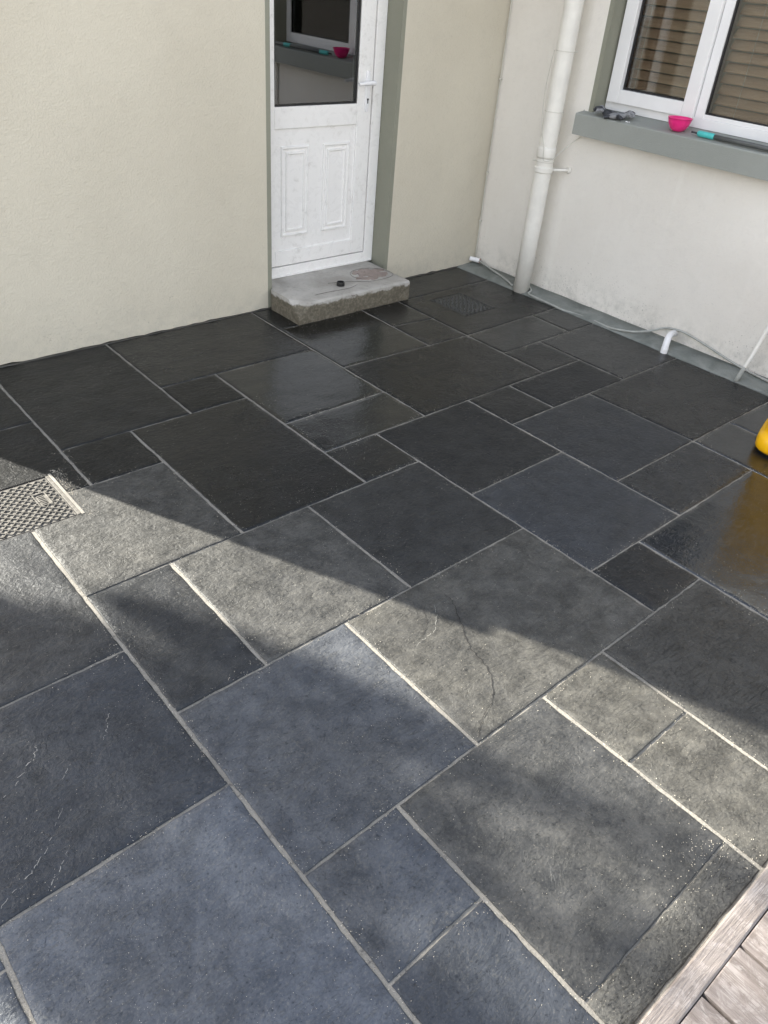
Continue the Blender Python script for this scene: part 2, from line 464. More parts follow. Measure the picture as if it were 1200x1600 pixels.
SLAB_CORNERS = [
    ((-0.600, 0.900), (0.000, 0.900), (-0.004, 0.299), (-0.600, 0.300)),
    ((0.000, 0.900), (0.603, 0.900), (0.598, 0.002), (-0.006, 0.005)),
    ((0.603, 0.900), (1.500, 0.900), (1.497, 0.291), (0.600, 0.300)),
    ((1.500, 0.900), (2.100, 0.900), (2.100, 0.600), (1.498, 0.600)),
    ((2.100, 0.900), (2.400, 0.900), (2.400, 0.600), (2.100, 0.600)),
    ((2.400, 0.900), (3.240, 0.900), (3.240, 0.600), (2.400, 0.600)),
    ((-0.600, 0.300), (-0.004, 0.299), (-0.009, -0.302), (-0.600, -0.301)),
    ((0.600, 0.300), (0.897, 0.297), (0.897, 0.001), (0.598, 0.002)),
    ((0.897, 0.297), (1.497, 0.291), (1.499, -0.309), (0.897, -0.312)),
    ((1.498, 0.600), (2.100, 0.600), (2.093, -0.007), (1.497, 0.019)),
    ((2.100, 0.600), (2.400, 0.600), (2.396, 0.278), (2.097, 0.307)),
    ((2.097, 0.307), (2.396, 0.278), (2.392, -0.020), (2.093, -0.007)),
    ((2.400, 0.600), (3.240, 0.600), (3.240, 0.000), (2.392, -0.020)),
    ((-0.006, 0.005), (0.302, 0.003), (0.302, -0.302), (-0.009, -0.302)),
    ((0.302, 0.003), (0.897, 0.001), (0.897, -0.895), (0.302, -0.900)),
    ((1.497, 0.019), (2.392, -0.020), (2.390, -0.604), (1.500, -0.607)),
    ((2.392, -0.020), (2.992, -0.006), (2.988, -0.303), (2.391, -0.309)),
    ((2.992, -0.006), (3.240, 0.000), (3.240, -0.300), (2.988, -0.303)),
    ((2.391, -0.309), (2.706, -0.306), (2.706, -0.604), (2.390, -0.604)),
    ((2.706, -0.306), (3.240, -0.300), (3.240, -0.900), (2.706, -0.899)),
    ((0.897, -0.312), (1.499, -0.309), (1.500, -0.607), (0.897, -0.611)),
    ((0.897, -0.611), (1.194, -0.609), (1.196, -0.894), (0.897, -0.895)),
    ((1.194, -0.609), (1.796, -0.606), (1.802, -1.202), (1.199, -1.209)),
    ((1.796, -0.606), (2.105, -0.605), (2.112, -0.899), (1.799, -0.899)),
    ((2.105, -0.605), (2.706, -0.604), (2.706, -0.899), (2.112, -0.899)),
    ((1.799, -0.899), (2.401, -0.899), (2.424, -1.498), (1.805, -1.501)),
    ((2.401, -0.899), (3.240, -0.900), (3.240, -1.500), (2.424, -1.498)),
    ((-0.300, -0.301), (0.302, -0.302), (0.302, -0.900), (-0.299, -0.907)),
    ((-0.299, -0.907), (0.007, -0.903), (0.006, -1.499), (-0.298, -1.503)),
    ((0.007, -0.903), (0.601, -0.897), (0.605, -1.493), (0.006, -1.499)),
    ((0.601, -0.897), (1.196, -0.894), (1.201, -1.489), (0.605, -1.493)),
    ((1.199, -1.209), (1.802, -1.202), (1.808, -1.809), (1.203, -1.813)),
    ((1.805, -1.501), (2.424, -1.498), (2.416, -1.805), (1.808, -1.809)),
    ((2.424, -1.498), (2.760, -1.499), (2.760, -2.100), (2.408, -2.100)),
    ((2.760, -1.499), (3.240, -1.500), (3.240, -2.100), (2.760, -2.100)),
    ((1.203, -1.813), (1.510, -1.811), (1.507, -2.080), (1.205, -2.084)),
    ((1.510, -1.811), (2.416, -1.805), (2.400, -2.400), (1.504, -2.400)),
    ((0.310, -1.495), (1.201, -1.489), (1.205, -2.084), (0.306, -2.097)),
    ((-0.298, -1.503), (0.310, -1.495), (0.306, -2.097), (-0.299, -2.106)),
    ((0.001, -2.101), (0.592, -2.092), (0.599, -2.694), (0.000, -2.700)),
    ((0.592, -2.092), (0.898, -2.088), (0.899, -2.397), (0.596, -2.399)),
    ((0.898, -2.088), (1.507, -2.080), (1.501, -2.700), (0.900, -2.700)),
    ((0.596, -2.399), (0.899, -2.397), (0.900, -2.793), (0.600, -2.793)),
    ((-0.299, -2.106), (0.001, -2.101), (0.000, -2.406), (-0.299, -2.412)),
    ((-0.299, -2.412), (0.000, -2.406), (0.000, -2.793), (-0.300, -2.793)),
    ((0.000, -2.700), (0.599, -2.694), (0.600, -2.793), (0.000, -2.793)),
    ((0.900, -2.700), (1.501, -2.700), (1.500, -2.793), (0.900, -2.793)),
    ((1.504, -2.400), (2.100, -2.400), (2.100, -2.793), (1.500, -2.793)),
    ((2.100, -2.400), (2.700, -2.400), (2.700, -2.793), (2.100, -2.793)),
    ((2.408, -2.100), (3.240, -2.100), (3.240, -2.400), (2.400, -2.400)),
    ((2.700, -2.400), (3.240, -2.400), (3.240, -2.793), (2.700, -2.793)),
    ((-0.900, -0.300), (-0.300, -0.301), (-0.299, -1.195), (-0.900, -1.200)),
    ((-0.900, -1.200), (-0.299, -1.195), (-0.298, -1.787), (-0.892, -1.797)),
    ((-0.892, -1.797), (-0.298, -1.787), (-0.300, -2.793), (-0.900, -2.793)),
    ((-1.200, -1.200), (-0.900, -1.200), (-0.891, -1.890), (-1.200, -1.890)),
    ((-1.500, -1.890), (-0.891, -1.890), (-0.896, -2.400), (-1.500, -2.400)),
    ((-1.500, -2.400), (-0.896, -2.400), (-0.900, -2.793), (-1.500, -2.793)),
    ((-1.500, -1.200), (-1.200, -1.200), (-1.200, -1.890), (-1.500, -1.890)),
    ((-1.500, -0.300), (-0.900, -0.300), (-0.900, -1.200), (-1.500, -1.200)),
    ((-0.900, 0.300), (-0.600, 0.300), (-0.600, -0.301), (-0.900, -0.300)),
    ((-1.500, 0.300), (-0.900, 0.300), (-0.900, -0.300), (-1.500, -0.300)),
    ((-1.200, 0.900), (-0.600, 0.900), (-0.600, 0.300), (-1.200, 0.300)),
    ((-1.500, 0.900), (-1.200, 0.900), (-1.200, 0.300), (-1.500, 0.300)),
]

# ------------------------------------------------------------------ ground and paving
g = 40
me = bpy.data.meshes.new('ground')
me.from_pydata([(-g, -g, -.06), (g, -g, -.06), (g, g, -.06), (-g, g, -.06)], [], [(0, 1, 2, 3)])
tag(link('ground', me, M['gravel']), kind='structure')

bed = box('patio', -1.62, 3.39, -2.795, 1.25, -.055, -.0042, M['mortar'])
tag(bed, kind='structure')

DRAIN_NEAR = (-.575, -.118, -.464, -.148)
DRAIN_FAR = (2.597, 2.872, .198, .516)

TIGHT = {39: (None, 0.0012), 45: (0.001, None), 40: (None, 0.003), 42: (0.003, None)}      # joints left nearly closed: (back, front) half width
def slab_mesh(c, idx, rough_amp=1.0, ins=(.0055, .0034)):
    """c: corners back-left, back-right, front-right, front-left. A riven top on a 2 cm grid, chipped rim, skirt."""
    A, B, C, D = [Vector((p[0], p[1], 0)) for p in c]
    cen = (A + B + C + D) / 4
    ux = ((B + C) - (A + D)); ux.normalize(); uy = ((A + B) - (C + D)); uy.normalize()
    tb, tf = TIGHT.get(idx, (None, None))
    tb = ins[1] if tb is None else tb; tf = ins[1] if tf is None else tf
    A = A + ux * ins[0] - uy * tb; B = B - ux * ins[0] - uy * tb
    C = C - ux * ins[0] + uy * tf; D = D + ux * ins[0] + uy * tf
    A -= cen; B -= cen; C -= cen; D -= cen
    W = (B - A).length; H = (D - A).length
    nx = max(5, int(W / .02)); ny = max(5, int(H / .02))
    verts, faces = [], []
    tilt = Vector((random.uniform(-.002, .002), random.uniform(-.002, .002)))
    off = Vector((idx * 7.13, idx * 3.7, idx * 1.9))
    for j in range(ny + 1):
        for i in range(nx + 1):
            u = 0 if i == 0 else 1 if i == nx else .0045 / W if i == 1 else 1 - .0045 / W if i == nx - 1 else (i - 1) / (nx - 2)
            v = 0 if j == 0 else 1 if j == ny else .0045 / H if j == 1 else 1 - .0045 / H if j == ny - 1 else (j - 1) / (ny - 2)
            p = (A * (1 - u) + B * u) * (1 - v) + (D * (1 - u) + C * u) * v
            rim = (i in (0, nx)) or (j in (0, ny))
            q = p + off
            z = noise.fractal(Vector((q.x * 5, q.y * 9, off.z)), 1.0, 2.1, 4) * .0016 * rough_amp
            z += noise.noise(Vector((q.x * 28, q.y * 40, off.z))) * .0007 * rough_amp
            z += p.x * tilt.x + p.y * tilt.y
            if rim:
                k = noise.noise(Vector((q.x * 22, q.y * 22, 4.0 + off.z)))
                k2 = noise.noise(Vector((q.x * 60, q.y * 60, 9.0 + off.z)))
                s = .0021 * k + .0018 * k2
                if i == 0: p += ux * (s + .0008)
                if i == nx: p -= ux * (s + .0008)
                if j == 0: p -= uy * (s + .0008)
                if j == ny: p += uy * (s + .0008)
                z -= .0012 + max(0, k) * .0018
            for d in (DRAIN_NEAR, DRAIN_FAR):           # the slab is cut neatly round a drain cover
                wx, wy = cen.x + p.x, cen.y + p.y
                if d[0] - .012 < wx < d[1] + .012 and d[2] - .012 < wy < d[3] + .012:
                    if abs(wx - d[0]) < .0112: p.x = d[0] - .0015 - cen.x
                    elif abs(wx - d[1]) < .0112: p.x = d[1] + .0015 - cen.x
                    if abs(wy - d[2]) < .0112: p.y = d[2] - .0015 - cen.y
                    elif abs(wy - d[3]) < .0112: p.y = d[3] + .0015 - cen.y
            verts.append((p.x, p.y, z))
    for j in range(ny):
        for i in range(nx):
            a = j * (nx + 1) + i
            px = cen.x + (verts[a][0] + verts[a + 1][0]) / 2; py = cen.y + (verts[a][1] + verts[a + nx + 1][1]) / 2
            hole = False
            for d in (DRAIN_NEAR, DRAIN_FAR):
                if d[0] < px < d[1] and d[2] < py < d[3]: hole = True
            if not hole: faces.append((a, a + nx + 1, a + nx + 2, a + 1))
    per = [i for i in range(nx + 1)] + [j * (nx + 1) + nx for j in range(1, ny + 1)] + \
          [ny * (nx + 1) + i for i in range(nx - 1, -1, -1)] + [j * (nx + 1) for j in range(ny - 1, 0, -1)]
    base = len(verts)
    for k in per: verts.append((verts[k][0], verts[k][1], -.03))
    for m in range(len(per)):
        a, b = per[m], per[(m + 1) % len(per)]
        faces.append((a, b, base + (m + 1) % len(per), base + m))
    me = bpy.data.meshes.new('slab')
    me.from_pydata(verts, [], faces)
    me.validate()
    me.polygons.foreach_set('use_smooth', [True] * len(me.polygons))
    return me, cen

#  (tone, haze, warmth) for slabs with own tint plus painted sunlight and sky reflection, by their index in SLAB_CORNERS
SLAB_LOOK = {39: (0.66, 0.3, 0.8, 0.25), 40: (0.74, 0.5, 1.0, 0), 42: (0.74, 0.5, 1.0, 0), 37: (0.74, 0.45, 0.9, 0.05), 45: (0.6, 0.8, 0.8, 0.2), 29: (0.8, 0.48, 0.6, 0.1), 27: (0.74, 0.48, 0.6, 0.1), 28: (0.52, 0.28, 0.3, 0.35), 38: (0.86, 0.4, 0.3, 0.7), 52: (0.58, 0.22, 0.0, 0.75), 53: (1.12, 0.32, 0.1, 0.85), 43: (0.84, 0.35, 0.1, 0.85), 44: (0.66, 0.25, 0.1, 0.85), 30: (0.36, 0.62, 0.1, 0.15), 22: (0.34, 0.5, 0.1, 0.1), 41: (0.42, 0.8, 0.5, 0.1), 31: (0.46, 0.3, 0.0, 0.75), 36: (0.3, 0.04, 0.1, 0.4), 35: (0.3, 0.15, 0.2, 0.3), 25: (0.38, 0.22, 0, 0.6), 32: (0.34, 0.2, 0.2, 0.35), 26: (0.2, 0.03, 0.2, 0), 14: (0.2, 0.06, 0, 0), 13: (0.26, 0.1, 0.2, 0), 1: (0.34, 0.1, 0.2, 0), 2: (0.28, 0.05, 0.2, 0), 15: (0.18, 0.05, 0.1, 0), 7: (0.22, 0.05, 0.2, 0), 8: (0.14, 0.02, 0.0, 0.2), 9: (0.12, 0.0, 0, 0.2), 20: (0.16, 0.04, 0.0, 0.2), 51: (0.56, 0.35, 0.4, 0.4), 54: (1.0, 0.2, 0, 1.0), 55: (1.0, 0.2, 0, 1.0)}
SLAB_GLOSS = {8: 1.7, 9: 1.5, 2: 0.6, 20: 1.6, 15: 0.45, 12: 0.55, 16: 0.9, 11: 0.6, 10: 0.8, 5: 0.7, 21: 0.7, 14: 0.55, 26: 0.45, 19: 0.7, 18: 0.5, 33: 1.5, 34: 1.5, 36: 1.5, 32: 0.5, 3: 0.9, 17: 0.8, 28: 0.3, 52: 0.25, 30: 0.35, 31: 0.4}     # how freshly sealed and wet the slab still is
slab_objs = []
for i, c in enumerate(SLAB_CORNERS):
    me, cen = slab_mesh(c, i, 1.0 if i not in (40, 42, 37) else 1.7)
    o = link('slab', me, M['slate'], bed, cen)
    o.rotation_euler = (0, 0, 0)
    rr = random.Random(i)
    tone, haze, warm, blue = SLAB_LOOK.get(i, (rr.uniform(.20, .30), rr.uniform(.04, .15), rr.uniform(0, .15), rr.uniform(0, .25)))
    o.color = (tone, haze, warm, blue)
    o['gloss'] = SLAB_GLOSS.get(i, rr.uniform(.1, .35))
    slab_objs.append(o)

def ribbon(name, pts, w, mat, parent, z=.0012, seed=0):
    """a crack or vein: a thin wandering sliver lying in the riven face"""
    r = random.Random(seed)
    P = spline([(p[0], p[1], 0) for p in pts], 12)
    vs, fs = [], []
    for k, p in enumerate(P):
        a = P[max(k - 1, 0)]; b = P[min(k + 1, len(P) - 1)]
        d = (b - a).normalized(); n = Vector((-d.y, d.x, 0))
        t = k / (len(P) - 1)
        ww = w * (.35 + .65 * math.sin(math.pi * min(1, max(.03, t))) ** .5) * r.uniform(.45, 1.25)
        off = .55 * (off if k else 0) + r.gauss(0, .0022); p = p + n * off
        zz = z + .0008
        vs += [tuple(p + n * ww / 2 + Vector((0, 0, zz))), tuple(p - n * ww / 2 + Vector((0, 0, zz)))]
    for k in range(len(P) - 1):
        if mat is M['vein'] and r.random() < .28: continue
        fs.append((2 * k, 2 * k + 1, 2 * k + 3, 2 * k + 2))
    me = bpy.data.meshes.new(name)
    L = parent.location
    me.from_pydata([(v[0] - L.x, v[1] - L.y, v[2]) for v in vs], [], fs)
    return link(name, me, mat, parent)

CRACKED, VEINED = slab_objs[37], slab_objs[52]
ribbon('crack', [(.675, -1.585), (.663, -1.647), (.640, -1.688), (.565, -1.817), (.538, -1.926), (.466, -2.006), (.372, -2.048), (.329, -2.083)], .0032, M['crack'], CRACKED, seed=1)
ribbon('crack', [(.575, -1.590), (.530, -1.650), (.470, -1.694)], .0018, M['crack'], CRACKED, seed=2)
ribbon('crack', [(.610, -1.608), (.525, -1.690), (.424, -1.713)], .0012, M['vein'], CRACKED, seed=3)
ribbon('vein', [(-.640, -1.379), (-.652, -1.409), (-.699, -1.447), (-.771, -1.496)], .0019, M['vein'], VEINED, seed=4)
ribbon('vein', [(-.441, -1.396), (-.474, -1.44), (-.497, -1.47)], .0016, M['vein'], VEINED, seed=5)
ribbon('vein', [(-.593, -1.492), (-.625, -1.528)], .0013, M['vein'], VEINED, seed=6)
ribbon('vein', [(-.66, -1.60), (-.735, -1.685), (-.795, -1.727), (-.862, -1.758)], .0016, M['vein'], VEINED, seed=7)
ribbon('vein', [(-.695, -1.716), (-.734, -1.756), (-.765, -1.785)], .0016, M['vein'], VEINED, seed=8)

# ------------------------------------------------------------------ sand left on the paving after jointing
def grit():
    r = random.Random(3)
    vs, fs = [], []
    segs = []
    for c in SLAB_CORNERS:
        for k in range(4):
            a, b = c[k], c[(k + 1) % 4]
            segs.append((a, b, math.dist(a, b)))
    def grain(x, y, s):
        for d in (DRAIN_FAR,):
            if d[0] < x < d[1] and d[2] < y < d[3]: return
        if not (-1.5 < x < 3.22 and -2.78 < y < .88): return
        if 1.6 < x < 2.5 and y > .58: return
        z = .0006 + s * .3
        b = len(vs)
        a0 = r.uniform(0, 6.28)
        for k in range(3):
            a = a0 + k * 2.094 + r.uniform(-.4, .4)
            vs.append((x + math.cos(a) * s, y + math.sin(a) * s, z - s * .8))
        vs.append((x + r.uniform(-.3, .3) * s, y + r.uniform(-.3, .3) * s, z + s * r.uniform(.3, .8)))
        fs.extend([(b, b + 1, b + 3), (b + 1, b + 2, b + 3), (b + 2, b, b + 3)])
    tot = sum(s[2] for s in segs)
    for a, b, L in segs:
        for _ in range(int(L * 150)):
            t = r.random(); x = a[0] + (b[0] - a[0]) * t; y = a[1] + (b[1] - a[1]) * t
            if noise.noise(Vector((x * 6, y * 6, 8))) < r.uniform(-.5, .35): continue
            if y > .0 and r.random() < .8: continue
            sp = abs(r.gauss(0, .018)) * r.choice((-1, 1))
            if abs(a[0] - b[0]) > abs(a[1] - b[1]): y += sp
            else: x += sp
            grain(x, y, r.uniform(.0006, .0015))
    for _ in range(30000):
        x = r.uniform(-1.4, 2.4); y = r.uniform(-2.78, .7)
        n = noise.noise(Vector((x * 2.3, y * 2.3, 1))) + .5 * noise.noise(Vector((x * 9, y * 9, 5)))
        lim = .5 + (.9 - abs(y + 1.0) * .35) * .3 - max(0, x - .5) * .12
        if r.random() > max(.03, lim * .35 + n * .7): continue
        grain(x, y, r.uniform(.00045, .0010) * (1.35 if r.random() < .06 else 1))
    # sand heaped against the near right corner and along the lit drain
    for _ in range(120):
        t = r.random(); x = .45 + .2 * t + r.gauss(0, .045); y = -2.62 - .16 * t + r.gauss(0, .03)
        grain(x, y, r.uniform(.0007, .0018))
    for _ in range(700):
        grain(-.10 + abs(r.gauss(0, .02)), r.uniform(-.5, -.12), r.uniform(.0006, .0015))
    me = bpy.data.meshes.new('loose_sand'); me.from_pydata(vs, [], fs)
    o = link('loose_sand', me, M['grit'])
    tag(o, 'pale sand grains scattered over the slate slabs and along the joints', 'sand', kind='stuff')
grit()

# ------------------------------------------------------------------ drain covers
def drain(d, label, mat, lip, sandy):
    x0, x1, y0, y1 = d
    t = tag(empty('drain_cover', ((x0 + x1) / 2, (y0 + y1) / 2, 0)), label, 'drain cover')
    w, h = (x1 - x0) / 2, (y1 - y0) / 2
    fw = .012
    bm = bmesh.new()
    for a in ((-w, w, h - .004, h), (-w, w, -h, -h + .004), (-w, -w + fw, -h + .004, h - .004), (w - fw, w, -h + .004, h - .004)):
        add_box(bm, a[0], a[1], a[2], a[3], -.03, -.018 if a[1] - a[0] > .1 else .0015, .001)
    bm_obj('frame', bm, mat, t)
    box('pit', -w - .003, w + .003, -h - .003, h + .003, -.05, -.0038, M['gasket'], t)
    bm = bmesh.new(); add_box(bm, -w + fw + .003, w - fw - .003, -h + .010, h - .010, -.02, -.0025 if lip else -.002, .0008)
    bm_obj('plate', bm, mat, t)
    # raised chequer: bars at 45 degrees, clipped to the plate
    bm = bmesh.new()
    W, H = w - fw - .008, h - .016
    pitch = .0225 if lip else .026
    bw = .0028 if lip else .0075
    zt = .0022 if lip else .0042
    zb = -.006
    badge = (W - .085, W - .035, -.035, .055) if lip else None
    for s in (1, -1):
        k = -(W + H)
        while k < W + H:
            # line y = s*x + k
            xs = [-W, W]
            pts = []
            lo = max(-W, min((-H - k) / s, (H - k) / s)); hi = min(W, max((-H - k) / s, (H - k) / s))
            if hi - lo > .006:
                x = lo
                st = pitch * .5
                segs_ = [(lo, hi)]
                if badge:
                    bl = max(lo, min((badge[2] - k) / s, (badge[3] - k) / s), badge[0]); bh = min(hi, max((badge[2] - k) / s, (badge[3] - k) / s), badge[1])
                    if bh > bl: segs_ = [(lo, bl), (bh, hi)]
                if not lip and s == -1:
                    # far cover: one set of bars broken into short studs
                    n_ = max(1, int((hi - lo) / (pitch * .5)))
                    segs_ = [(lo + (hi - lo) * q / n_, lo + (hi - lo) * (q + .55) / n_) for q in range(n_)]
                for (a, b) in segs_:
                    if b - a < .003: continue
                    A = Vector((a, s * a + k, 0)); B = Vector((b, s * b + k, 0))
                    dd = (B - A).normalized(); nn = Vector((-dd.y, dd.x, 0)) * bw
                    v = [bm.verts.new(p + Vector((0, 0, z))) for z, f in ((zb, 1.0), (zt, .5)) for p in (A + nn * f, A - nn * f, B - nn * f, B + nn * f)]
                    for f in ((4, 5, 6, 7), (0, 1, 5, 4), (1, 2, 6, 5), (2, 3, 7, 6), (3, 0, 4, 7)):
                        bm.faces.new([v[q] for q in f])
            k += pitch * 1.414
    bm_obj('chequer_ribs', bm, mat, t)
    if lip:
        bm = bmesh.new()
        a, b, c_, d_ = badge
        for r_ in ((a, b, c_, c_ + .005), (a, b, d_ - .005, d_), (a, a + .005, c_ + .005, d_ - .005), (b - .005, b, c_ + .005, d_ - .005)):
            add_box(bm, r_[0], r_[1], r_[2], r_[3], -.006, .003, .0008)
        for q in range(6):
            yy = c_ + .014 + q * .011
            add_box(bm, a + .014, b - .014, yy, yy + .005, -.006, .0015, .0006)
        bm_obj('badge', bm, mat, t)
        box('mortar_strip', w + .0012, w + .012, -h - .004, h + .006, -.01, .0028, M['mortar'], t, .0012)
    return t
drain(DRAIN_NEAR, 'sandy metal chequered drain cover in sunlight at the left edge', M['galv'], True, True)
drain(DRAIN_FAR, 'dark wet square drain cover in the shade beside the doorstep', M['iron'], False, False)

# ------------------------------------------------------------------ house
house = tag(empty('house', (1.4, .9, 0)), 'cream rendered house with grey trim behind and right of the slate patio', 'house')
def part(name, o): return o
HL = Vector((1.4, .9, 0))
def hp(o):
    o.parent = house; o.location = Vector(o.location) - HL
    return o

def wall(name, axis, u0, u1, z1, plane, depth, opening, band, mats, zb=.005, step=.05, right_band=True):
    """axis 'x': wall in plane y=plane, u = x, thickness towards +y; axis 'y': plane x=plane, u = y, thickness towards +x"""
    o0, o1, oz0, oz1 = opening
    us = [u0]
    while us[-1] + step < u1: us.append(us[-1] + step)
    us.append(u1)
    us = sorted(set([round(u, 4) for u in us if min(abs(u - q) for q in (o0, o1, o0 - band, o1 + band)) > .012] + [o0, o1, o0 - band, o1 + band]))
    zs = sorted(set([zb, .12, .5, 1.5] + [oz0, oz1, oz1 + band, z1]))
    zs = [z for z in zs if z >= zb]
    bm = bmesh.new()
    P = (lambda u, d, z: (u, plane + d, z)) if axis == 'x' else (lambda u, d, z: (plane + d, u, z))
    cache = {}
    r = random.Random(11)
    jit = {u: r.uniform(-.0025, .0025) + (.006 if r.random() < .08 else 0) for u in us}
    def V(u, d, z):
        k = (u, d, z)
        if k not in cache:
            zz = z + (jit[u] if z == zb and d == 0 else 0)
            cache[k] = bm.verts.new(P(u, d, zz))
        return cache[k]
    for a, b in zip(us, us[1:]):
        for c, d in zip(zs, zs[1:]):
            um, zm = (a + b) / 2, (c + d) / 2
            inside = o0 < um < o1 and oz0 < zm < oz1
            if inside: continue
            f = bm.faces.new((V(a, 0, c), V(b, 0, c), V(b, 0, d), V(a, 0, d)))
            f.material_index = 1 if (o0 - band < um < o1 + band and oz0 < zm < oz1 + band) else 0
            bm.faces.new((V(a, depth, c), V(b, depth, c), V(b, depth, d), V(a, depth, d)))
        f = bm.faces.new((V(a, 0, zs[0]), V(b, 0, zs[0]), V(b, depth, zs[0]), V(a, depth, zs[0]))) if not (oz0 <= zb and o0 < (a + b) / 2 < o1) else None
        if o0 < (a + b) / 2 < o1:
            for z in ((oz1,) if oz0 <= zb else (oz0, oz1)):
                f = bm.faces.new((V(a, 0, z), V(b, 0, z), V(b, depth, z), V(a, depth, z))); f.material_index = 1
        bm.faces.new((V(a, 0, z1), V(b, 0, z1), V(b, depth, z1), V(a, depth, z1)))
    for c, d in zip(zs, zs[1:]):
        zm = (c + d) / 2
        if oz0 < zm < oz1:
            for u in (o0, o1):
                f = bm.faces.new((V(u, 0, c), V(u, 0, d), V(u, depth, d), V(u, depth, c))); f.material_index = 1
        for u in (us[0], us[-1]):
            bm.faces.new((V(u, 0, c), V(u, 0, d), V(u, depth, d), V(u, depth, c)))
    return hp(bm_obj(name, bm, mats))

WALL_L, EAVES = -.425, 2.75
DW, WW = .903, 3.41
wall('door_wall', 'x', WALL_L, WW - .002, EAVES, DW, .19, (1.65, 2.53, .005, 2.23), .028, [M['wall_cream'], M['grey_paint']])
wall('window_wall', 'y', -3.6, DW + .30, EAVES, WW, .17, (-1.33, .150, 1.10, 2.2), .03, [M['wall_white'], M['grey_paint']], zb=.014)
hp(box('side_wall', WALL_L, WALL_L + .19, DW + .191, 5.5, .012, EAVES, M['wall_cream']))
hp(box('wall_footing', WALL_L + .02, WW - .01, DW + .035, DW + .17, -.2, .10, M['haunch']))
hp(box('wall_footing', WW + .015, WW + .15, -3.58, DW + .011, -.2, .10, M['haunch']))

# window sill: sloping top, small drip, ends
bm = bmesh.new()
prof = [(3.335, .990), (3.335, 1.098), (3.341, 1.104), (3.405, 1.112), (3.53, 1.128), (3.53, 1.02), (3.412, 1.02), (3.412, .990)]
ys = [.212, .10, -.2, -.5, -.8, -1.1, -1.39]
rings = [[bm.verts.new((x + noise.noise(Vector((y * 3, x * 9, z * 9))) * .003, y, z)) for x, z in prof] for y in ys]
for a, b in zip(rings, rings[1:]):
    for k in range(len(prof)): bm.faces.new((a[k], a[(k + 1) % len(prof)], b[(k + 1) % len(prof)], b[k]))
bm.faces.new(rings[0]); bm.faces.new(rings[-1][::-1])
# the horns beyond the opening stop at the wall face
for v in bm.verts:
    if (v.co.y > .16 or v.co.y < -1.34) and v.co.x > 3.415: v.co.x = 3.415
hp(bm_obj('window_sill', bm, M['sill_paint']))

# roof
bm = bmesh.new()
add_box(bm, -.8, 3.6, .55, 3.45, 2.76, 2.86)
bmesh.ops.translate(bm, verts=bm.verts, vec=(0, 0, 0))
hp(bm_obj('soffit', bm, M['upvc_clean']))
me = bpy.data.meshes.new('roof')
me.from_pydata([(-.85, .5, 2.86), (5.2, .5, 2.86), (5.2, 6.3, 2.86), (-.85, 6.3, 2.86), (-.85, 3.4, 4.3), (5.2, 3.4, 4.3)], [],
               [(0, 1, 5, 4), (2, 3, 4, 5), (0, 4, 3), (1, 2, 5), (0, 3, 2, 1)])
hp(link('roof', me, M['roof']))
me = bpy.data.meshes.new('roof')
me.from_pydata([(3.1, -4.0, 2.865), (8.5, -4.0, 2.865), (8.5, 1.2, 2.865), (3.1, 1.2, 2.865), (5.8, -4.0, 4.4), (5.8, 1.2, 4.4)], [],
               [(0, 4, 5, 3), (1, 2, 5, 4), (0, 1, 4), (2, 3, 5), (0, 3, 2, 1)])
hp(link('roof', me, M['roof']))

# ---- back door (leaf face y = 1.04), seen side wide frame
door = hp(empty('door', (2.06, 1.04, .12)))
DL = Vector((2.06, 1.04, .12))
def dp(o): o.parent = door; o.location = Vector(o.location) - DL; return o
bm = bmesh.new()
fy0, fy1 = 1.030, 1.085
add_box(bm, 1.585, 1.657, fy0, fy1, .121, 2.20, .003)
add_box(bm, 2.458, 2.528, fy0, fy1, .121, 2.20, .003)
add_box(bm, 1.657, 2.458, fy0, fy1, 2.13, 2.20, .003)
add_box(bm, 1.657, 2.458, fy0 + .001, fy1, .121, .182, .003)
add_box(bm, 1.60, 2.52, fy0 - .008, fy0 + .01, .1215, .133, .002)
dp(bm_obj('door_frame', bm, M['upvc']))
ly0 = 1.036; ly1 = 1.08
bm = bmesh.new()
add_box(bm, 1.660, 1.766, ly0, ly1, .187, 2.127, .004)          # hinge stile
add_box(bm, 2.347, 2.4515, ly0, ly1, .187, 2.127, .004)          # lock stile
add_box(bm, 1.766, 2.347, ly0 + .0005, ly1, .187, .277, .004)    # bottom rail
add_box(bm, 1.766, 2.347, ly0 + .0005, ly1, .947, 1.058, .004)   # middle rail
add_box(bm, 1.766, 2.347, ly0 + .0005, ly1, 2.03, 2.127, .004)   # top rail
dp(bm_obj('door_leaf', bm, M['upvc']))
dp(box('gasket', 1.600, 2.51, 1.062, 1.078, .15, 2.18, M['gasket'])) if False else None
bm = bmesh.new()                                                # black glazing bead, mitred ring
for a in ((1.768, 1.774, 1.06, 2.028), (2.336, 2.345, 1.06, 2.028)): add_box(bm, a[0], a[1], 1.044, 1.055, a[2], a[3])
for a in ((1.060, 1.067), (2.022, 2.028)): add_box(bm, 1.774, 2.336, 1.044, 1.055, a[0], a[1])
dp(bm_obj('glazing_gasket', bm, M['gasket']))
dp(box('glass_pane', 1.762, 2.350, 1.056, 1.064, 1.052, 2.034, M['door_glass']))
dp(box('door_panel', 1.762, 2.351, 1.047, 1.070, .272, .951, M['upvc']))
